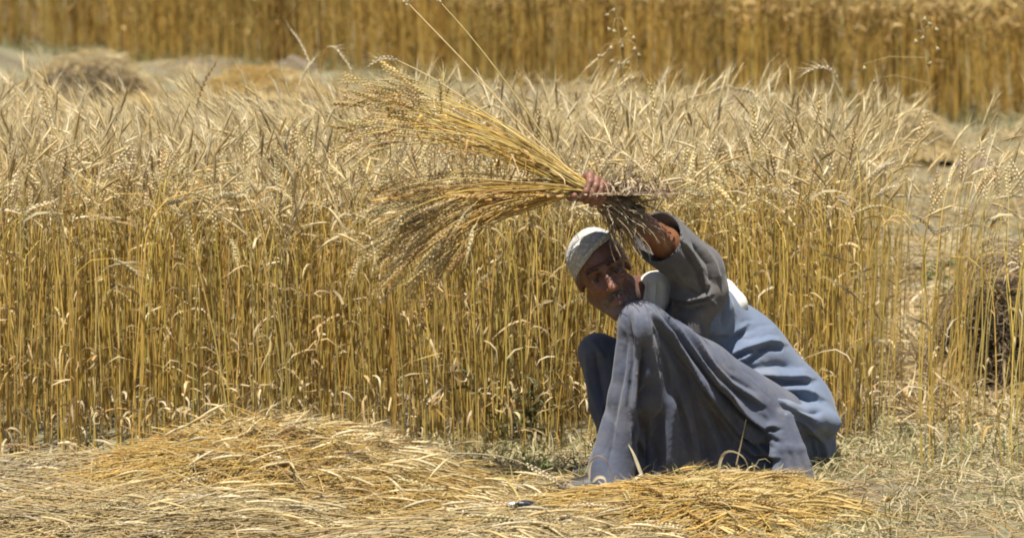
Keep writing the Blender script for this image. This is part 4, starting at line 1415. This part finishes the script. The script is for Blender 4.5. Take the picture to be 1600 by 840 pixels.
ST = [
    # near shin and knee
    ([(966, 508), (955, 580), (940, 660), (924, 745)], 7, .008, 'ridge'),
    ([(976, 505), (972, 580), (958, 650), (950, 745)], 7, -.012, 'valley'),
    ([(981, 496), (988, 565), (982, 636), (998, 708)], 5, -.016, 'valley'),
    ([(992, 486), (998, 560), (990, 637), (992, 700)], 5, .014, 'ridge'),
    ([(1004, 540), (1006, 620), (1000, 690), (1006, 745)], 8, -.030, 'valley'),
    ([(1018, 600), (1012, 650), (1018, 700), (1014, 745)], 7, -.034, 'valley'),
    ([(1008, 486), (1018, 540), (1026, 600), (1030, 650)], 7, .013, 'ridge'),
    ([(1020, 500), (1036, 560), (1046, 620)], 5, -.010, 'valley'),
    ([(1054, 610), (1046, 680), (1044, 740)], 10, .010, 'ridge'),
    ([(1032, 640), (1026, 690), (1028, 735)], 7, -.022, 'valley'),
    ([(1056, 600), (1076, 660), (1090, 735)], 8, .011, 'step'),
    ([(1068, 580), (1092, 650), (1108, 740)], 10, -.016, 'valley'),
    ([(1100, 640), (1118, 690), (1128, 745)], 5, .012, 'ridge'),
    ([(1120, 650), (1140, 700), (1152, 745)], 6, -.014, 'valley'),
    # long folds sweeping from the knee down to the seat
    ([(1020, 488), (1060, 545), (1104, 612), (1160, 680), (1205, 712)], 6, .020, 'step'),
    ([(1036, 486), (1080, 545), (1120, 600), (1165, 648), (1212, 684)], 6, .020, 'step'),
    ([(1053, 495), (1096, 552), (1140, 600), (1190, 632)], 6, .015, 'step'),
    ([(1044, 500), (1088, 562), (1132, 620), (1188, 668)], 4, -.010, 'valley'),
    ([(1030, 520), (1080, 600), (1136, 680), (1170, 730)], 9, -.016, 'valley'),
    ([(1122, 590), (1154, 640), (1190, 664), (1215, 668)], 5, .014, 'step'),
    ([(1150, 682), (1175, 708), (1214, 716)], 5, .016, 'step'),
    ([(1160, 708), (1182, 732), (1220, 738)], 5, .016, 'step'),
    ([(1140, 640), (1170, 690), (1208, 700)], 5, -.014, 'valley'),
    ([(1110, 560), (1140, 590), (1180, 612)], 4, -.008, 'valley'),
    # far knee
    ([(915, 545), (922, 600), (940, 650)], 6, .006, 'ridge'),
    ([(930, 545), (938, 600), (950, 650)], 6, -.010, 'valley'),
    ([(922, 530), (930, 540), (946, 560)], 5, .005, 'ridge'),
]
ST += creases(5, [(980, 560), (960, 680), (1040, 560), (1050, 700)], 46, (75, 110)) + creases(6, [(1090, 580), (1140, 640), (1180, 690), (1120, 700)], 60, (35, 65))
V = folds(V, Q, ST)
V = relax(V, Q, 3, .5)
man_part('trousers', V, Q, M_SHALWAR)
del S

# ---- kameez: back, shoulders, sleeve, skirt and the flap that hangs behind
K_ = Field(np.array([at(960, 500, 9.9)[0], 9.68, -.02]), np.array([HI[0] + .05, 10.46, .78]), .0034)
K_.chain([PELV + np.array([.01, 0, .0]), MID, CHEST], [.140, .131, .125], .05)
K_.chain([CHEST, NECK], [.10, .065], .05)
K_.cone(CHEST, SHO_N, .10, .07, .05); K_.cone(CHEST, SHO_F, .10, .07, .05)
K_.ell(at(1252, 655, 10.17), (.082, .15, .085), None, .05)
K_.ell(at(1288, 658, 10.15), (.030, .09, .022), None, .03)
K_.chain([at(1240, 665, 10.12), at(1262, 700, 10.12), at(1258, 752, 10.12)], [.10, .07, .045], .03)
K_.chain([at(1192, 636, 9.965), at(1225, 645, 9.955), at(1265, 655, 10.0), at(1298, 660, 10.06)], [.022, .028, .030, .026], .04)
K_.cone(SHO_N, SHO_N * .5 + ELB_N * .5, .070, .060, .03)
K_.chain([SHO_F, ELB_F], [.075, .055], .03); K_.chain([ELB_F, WRI_F + (ELB_F - WRI_F) * .25], [.055, .05], .02)
K_.keep((0, 0, .010), (0, 0, -1.0))
V, Q = K_.skin()
KT = [
    ([(1125, 560), (1160, 545), (1200, 535), (1225, 538)], 8, .013, 'step'),
    ([(1095, 545), (1130, 570), (1165, 560), (1185, 545)], 8, .012, 'step'),
    ([(1130, 600), (1165, 580), (1215, 570), (1245, 575)], 8, -.010, 'valley'),
    ([(1150, 612), (1185, 585), (1230, 590), (1268, 592)], 8, .015, 'step'),
    ([(1170, 640), (1205, 610), (1250, 612), (1282, 622)], 8, .014, 'step'),
    ([(1180, 655), (1230, 635), (1265, 645), (1290, 640)], 7, -.012, 'valley'),
    ([(1205, 622), (1245, 640), (1272, 655)], 6, .010, 'step'),
    ([(1110, 520), (1140, 522), (1165, 510)], 7, .009, 'step'),
    ([(1085, 490), (1100, 520), (1092, 545)], 8, .010, 'ridge'),
    ([(1120, 470), (1134, 490), (1130, 512)], 6, -.012, 'valley'),
    ([(1240, 660), (1270, 690), (1280, 735)], 6, -.016, 'valley'),
    ([(1228, 668), (1256, 700), (1272, 745)], 5, .010, 'ridge'),
    ([(1262, 668), (1285, 690), (1292, 720)], 6, .010, 'step'),
    ([(1240, 650), (1275, 672), (1300, 690)], 6, -.012, 'valley'),
    ([(1075, 470), (1090, 478), (1115, 470)], 7, .010, 'step'),
    ([(1060, 462), (1085, 500), (1080, 530)], 7, -.010, 'valley'),
]
KT += creases(7, [(1130, 520), (1190, 570), (1240, 610), (1170, 600)], 60, (-25, 25)) + creases(8, [(1270, 690), (1260, 730)], 20, (55, 80), spread=18)
V = folds(V, Q, KT)
V = relax(V, Q, 3, .5)
man_part('tunic', V, Q, M_KAMEEZ)
del K_

# ---- near sleeve: wide, dusty, pushed back from the forearm
L_ = Field(np.array([at(960, 500, 9.9)[0], 9.62, .34]), np.array([at(1170, 500, 10.)[0], 10.12, .80]), .003)
AXS = unit(WRI_N - ELB_N)
OPEN = ELB_N + AXS * .155 + np.array([.0, 0, .004])
L_.chain([SHO_N + np.array([-.035, -.035, -.045]), SHO_N * .55 + ELB_N * .45 + np.array([-.004, -.012, 0]), ELB_N + np.array([.002, 0, -.006])], [.055, .070, .066], .03)
L_.chain([ELB_N + np.array([.0, 0, -.006]), OPEN + AXS * .06], [.066, .072], .02)
L_.chain([ELB_N - AXS * .01 + np.array([0, 0, -.006]), OPEN + AXS * .12], [.044, .076], .004, 'sub')
sl, p = L_._slice(OPEN - .16, OPEN + .16)
cutn = unit(AXS * 1.0 + np.array([.0, -.62, .0]))
f = (p - OPEN) @ cutn
rad_ = np.linalg.norm(np.cross(p - OPEN, AXS), axis=-1)
hit = (rad_ < .13) & (f > -.01)
L_.d[sl] = np.where(hit, np.maximum(L_.d[sl], f), L_.d[sl])
V, Q = L_.skin()
V = folds(V, Q, [
    ([(1062, 372), (1095, 420), (1104, 456)], 6, .010, 'step'),
    ([(1082, 380), (1106, 412), (1114, 450)], 5, -.010, 'valley'),
    ([(1094, 378), (1116, 412), (1124, 440)], 4, .008, 'ridge'),
    ([(1045, 462), (1075, 470), (1108, 462)], 5, .010, 'step'),
    ([(1050, 480), (1076, 486), (1104, 478)], 5, -.009, 'valley'),
    ([(1070, 452), (1090, 460), (1112, 448)], 4, -.008, 'valley'),
] + creases(21, [(1050, 380), (1110, 430), (1060, 480), (1100, 470)], 26, (30, 70)))
man_part('sleeve', V, Q, M_SLEEVE)
del L_

# ---- white scarf round the neck
W_ = Field(at(960, 520, 9.85) - np.array([0, .05, .05]), at(1190, 400, 10.3) + .05, .0034)
W_.chain([at(1000, 500, 9.99), at(1004, 470, 9.97), at(1022, 448, 9.98), at(1052, 440, 10.02), at(1090, 440, 10.08), at(1128, 458, 10.09), at(1146, 476, 10.08), at(1138, 500, 10.05)],
         [.024, .037, .038, .036, .036, .037, .034, .012], .02)
W_.chain([at(1018, 500, 10.0), at(1024, 470, 9.98), at(1040, 450, 10.0)], [.024, .030, .03], .02)
W_.chain([at(1090, 440, 10.08), at(1060, 455, 10.18), at(1015, 465, 10.15), at(990, 470, 10.06), at(996, 466, 9.99)], [.03, .03, .03, .028, .028], .02)
V, Q = W_.skin()
V = folds(V, Q, [([(1004, 440), (1002, 480)], 4, -.010, 'valley'), ([(1018, 440), (1016, 480)], 4, .007, 'ridge'), ([(1030, 440), (1028, 480)], 4, -.009, 'valley'),
                 ([(994, 440), (992, 470)], 3, .008, 'ridge'), ([(1010, 435), (1009, 478)], 2.5, -.007, 'valley'), ([(1024, 438), (1023, 478)], 2.5, .006, 'ridge'), ([(1132, 450), (1150, 480)], 4, .006, 'ridge'), ([(1140, 470), (1134, 500)], 4, -.008, 'valley')])
man_part('scarf', V, Q, M_SCARF)

# ---- dark shoes
m_shoe, nt_, b_ = new_mat('dark_leather'); b_.inputs['Base Color'].default_value = (.02, .017, .015, 1); b_.inputs['Roughness'].default_value = .55
for ank in (ANK_N, ANK_F):
    H_ = Field(ank - np.array([.2, .12, .09]), ank + np.array([.1, .1, .05]), .0035)
    H_.chain([ank + np.array([.025, 0, -.028]), ank + np.array([-.05, -.02, -.036]), ank + np.array([-.125, -.042, -.040])], [.036, .036, .028], .015)
    H_.keep(ank + np.array([0, 0, -.066]), (0, 0, -1.0))
    H_.keep(ank + np.array([0, 0, -.004]), unit(np.array([.25, 0, 1.0])))
    V, Q = H_.skin()
    man_part('shoe', V, Q, m_shoe)
tag(MAN, 'man squatting in slate and blue clothes and white skullcap, arm raised', 'person')
# ------------------------------------------------------------------ the bunch of pulled wheat in his raised hand
rb = np.random.default_rng(91)
BUNCH = empty('wheat_bunch', tuple(HAND))


def bunch_stalk(pts_px, tip_dir_droop, col, ecol, ear=True, rad=.00145, earlen=.085):
    """pts_px: control points (px, py, Y) beyond the hand"""
    a0, r0 = rb.uniform(0, 6.283), RB * .92 * math.sqrt(rb.random())
    off = UPV * math.cos(a0) * r0 + FRV * math.sin(a0) * r0
    p0 = HAND - BAX * rb.uniform(.03, .06) + off * .9
    p1 = HAND + BAX * .035 + off
    W = np.array([p0, p1] + [at(*p) for p in pts_px])
    d = np.concatenate([[0], np.cumsum(np.linalg.norm(np.diff(W, axis=0), axis=1))]); d /= d[-1]
    tt = np.linspace(0, 1, 15)
    C = np.stack([np.interp(tt, d, W[:, k]) for k in range(3)], 1)
    for _ in range(5): C[2:-1] = .5 * C[2:-1] + .25 * (C[1:-2] + C[3:])
    C = C - HAND
    a = Acc(); tubes(a, C[None], (rad * np.linspace(1.15, .7, 15))[None], 4, col)
    so = a.build('stalk', M_STALK, BUNCH)
    if ear:
        dd = unit(C[-1] - C[-2])
        s = np.linspace(0, earlen, 7)[:, None]
        E = C[-1] + dd * s + np.array([0, 0, -tip_dir_droop]) * s ** 2
        b = Acc(); curve_ear(b, E, ecol, rb, awn=.06)
        b.build('ear', M_STALK, so)
    return so


UP_ST = [(5, (.62, .45, .13)), (3, (.66, .53, .24)), (2, (.55, .35, .09))]
LOW_ST = [(5, (.52, .345, .09)), (3, (.42, .26, .07)), (2.5, (.58, .44, .17)), (1.5, (.28, .17, .06))]  # browner lower stalks, with the shade on the lower spray painted in
BE = [(4, (.54, .41, .18)), (2, (.43, .29, .11)), (3, (.60, .49, .27))]
for i in range(66):                                   # upper spray
    f = rb.random()
    y = rb.normal(0, .10)
    m1 = (770 + rb.normal(0, 8), 190 + 46 * f + rb.normal(0, 7), 9.77 + y * .4)
    m2 = (665 + rb.normal(0, 12), 150 + 64 * f + rb.normal(0, 11), 9.77 + y * .8)
    tx = rb.triangular(535, 630, 720)
    m3 = (tx, 140 + 66 * f + (640 - tx) * .12 + rb.normal(0, 12), 9.77 + y)
    bunch_stalk([m1, m2, m3], rb.uniform(-1, 4), pick(rb, UP_ST, 1)[0], pick(rb, BE, 1)[0])
for i in range(88):                                  # lower spray, hanging
    f = rb.random()
    y = rb.normal(-.02, .12)
    m1 = (770 + rb.normal(0, 10), 280 + 62 * f + rb.normal(0, 5), 9.76 + y * .5)
    tx = rb.triangular(580, 665, 750)
    t_ = (770 - tx) / 200
    m3y = 280 + 95 * f + t_ * (30 + 40 * f) + rb.normal(0, 16)
    m2 = ((770 + tx) / 2, (m1[1] + m3y) / 2 - 8 - 6 * rb.random(), 9.76 + y * .8)
    bunch_stalk([m1, m2, (tx, m3y, 9.76 + y)], rb.uniform(-1, 6), pick(rb, LOW_ST, 1)[0], pick(rb, BE, 1)[0] * .9)
for i in range(4):                                   # loose ones between the two sprays
    f = rb.random(); y = rb.normal(0, .1); tx = rb.uniform(590, 730)
    bunch_stalk([(775, 235 + 45 * f, 9.77 + y * .5), ((775 + tx) / 2, 222 + 55 * f + rb.normal(0, 6), 9.77 + y * .8), (tx, 225 + 65 * f + rb.normal(0, 12), 9.77 + y)],
                rb.uniform(0, 6), pick(rb, UP_ST + LOW_ST, 1)[0], pick(rb, BE, 1)[0])
# the stalks that stand out singly
bunch_stalk([(820, 205, 9.76), (740, 110, 9.75), (660, 30, 9.74), (640, 8, 9.74)], .6, np.array((.68, .55, .27)), PALE, rad=.0022)
bunch_stalk([(835, 190, 9.77), (770, 100, 9.77), (715, 30, 9.77), (690, 6, 9.77)], .6, np.array((.66, .52, .22)), PALE, rad=.0022)
bunch_stalk([(780, 190, 9.80), (690, 130, 9.81), (650, 102, 9.81), (622, 95, 9.81)], 7, np.array((.6, .5, .25)), PALE * .9, rad=.002)
bunch_stalk([(840, 306, 9.72), (780, 290, 9.80), (715, 270, 9.68), (702, 285, 9.68)], 0, np.array((.64, .5, .22)), PALE, ear=False, rad=.0018)
bunch_stalk([(862, 325, 9.72), (848, 345, 9.81), (842, 372, 9.81)], 0, np.array((.6, .5, .3)), PALE, ear=False, rad=.0012)
bunch_stalk([(800, 200, 9.74), (720, 165, 9.74), (690, 158, 9.74)], 5, np.array((.7, .58, .3)), PALE, rad=.002)
bunch_stalk([(893, 322, 9.72), (890, 346, 9.72), (905, 374, 9.73)], 0, np.array((.66, .58, .4)), PALE, ear=False, rad=.0017)

# dry leaves caught in the bunch
a = Acc()
n = 330
f = rb.random(n)
st = []
for i in range(n):
    if rb.random() < .65: p = at(rb.uniform(600, 860), 0, 9.76)
    px = rb.uniform(590, 870)
    t_ = (870 - px) / 280
    py = rb.uniform(300, 330 + 95 * t_) if rb.random() < .75 else 262 - 100 * t_ + rb.uniform(-14, 26)
    st.append(at(px, py, 9.76 + rb.normal(0, .06)))
dry_leaves(a, rb, np.array(st) - HAND, 1, .11, .0036, LOW_ST + [(2, (.5, .4, .22))], up=-.2, droop=.5)
tag(a.build('leaves', M_LEAF, BUNCH), kind='stuff')

# roots with earth hanging on the other side of the hand
RT = [(4, (.30, .22, .14)), (3, (.40, .31, .20)), (2, (.17, .12, .08)), (1.5, (.5, .41, .28))]
for i in range(280):
    f = rb.random()
    a0 = rb.uniform(0, 6.283); r0 = RB * 1.3 * math.sqrt(rb.random())
    p0 = HAND - BAX * rb.uniform(.015, .05) + (UPV * math.cos(a0) + FRV * math.sin(a0)) * r0
    tx, ty = rb.normal(990, 26), rb.normal(332, 28)
    if f < .38: tx, ty = rb.uniform(955, 1020), rb.uniform(345, 410)
    p3 = at(tx, ty, 9.76 + rb.normal(0, .03))
    p2 = p0 * .45 + p3 * .55 + np.array([rb.normal(0, .012), rb.normal(0, .012), .018 + rb.normal(0, .012)])
    t = np.linspace(0, 1, 9)[:, None]
    C = (1 - t) ** 2 * p0 + 2 * t * (1 - t) * p2 + t ** 2 * p3 + .007 * np.sin(t * rb.uniform(6, 16) + rb.random(3) * 6) * t
    a = Acc(); tubes(a, C[None] - HAND, (rb.uniform(.0009, .0026) * np.linspace(1.2, .4, 9))[None], 3, pick(rb, RT, 1)[0])
    a.build('root', M_ROOT, BUNCH)
a = Acc()
n = 2600
st = []
for i in range(n):
    st.append(at(rb.normal(982, 25), rb.normal(330, 27), 9.76 + rb.normal(0, .025)))
dry_leaves(a, rb, np.array(st) - HAND, 1, 0.06, .002, RT, up=-.3, droop=.8)
tag(a.build('root_hair', M_ROOT, BUNCH), kind='stuff')
for (px, py, r0) in [(972, 320, .026), (996, 332, .021), (962, 340, .020), (985, 350, .019), (988, 308, .016)]:
    nu, nv = 9, 7
    u = np.linspace(0, 2 * math.pi, nu, endpoint=False); v = np.linspace(-1.5, 1.5, nv)
    U, V_ = np.meshgrid(u, v)
    rr = r0 * (1 + .2 * rb.standard_normal(U.shape))
    P = np.stack([rr * np.cos(U) * np.cos(V_), rr * np.sin(U) * np.cos(V_), rr * np.sin(V_)], -1).reshape(-1, 3) + at(px, py, 9.765) - HAND
    i = np.arange(nv - 1)[:, None] * nu + np.arange(nu)[None]; j = np.arange(nv - 1)[:, None] * nu + (np.arange(nu)[None] + 1) % nu
    a = Acc(); a.add(P, np.stack([i, j, j + nu, i + nu], -1).reshape(-1, 4))
    a.build('earth_lump', M_CLOD, BUNCH)
tag(BUNCH, 'bunch of uprooted wheat held up in the man\'s hand', 'wheat bunch')
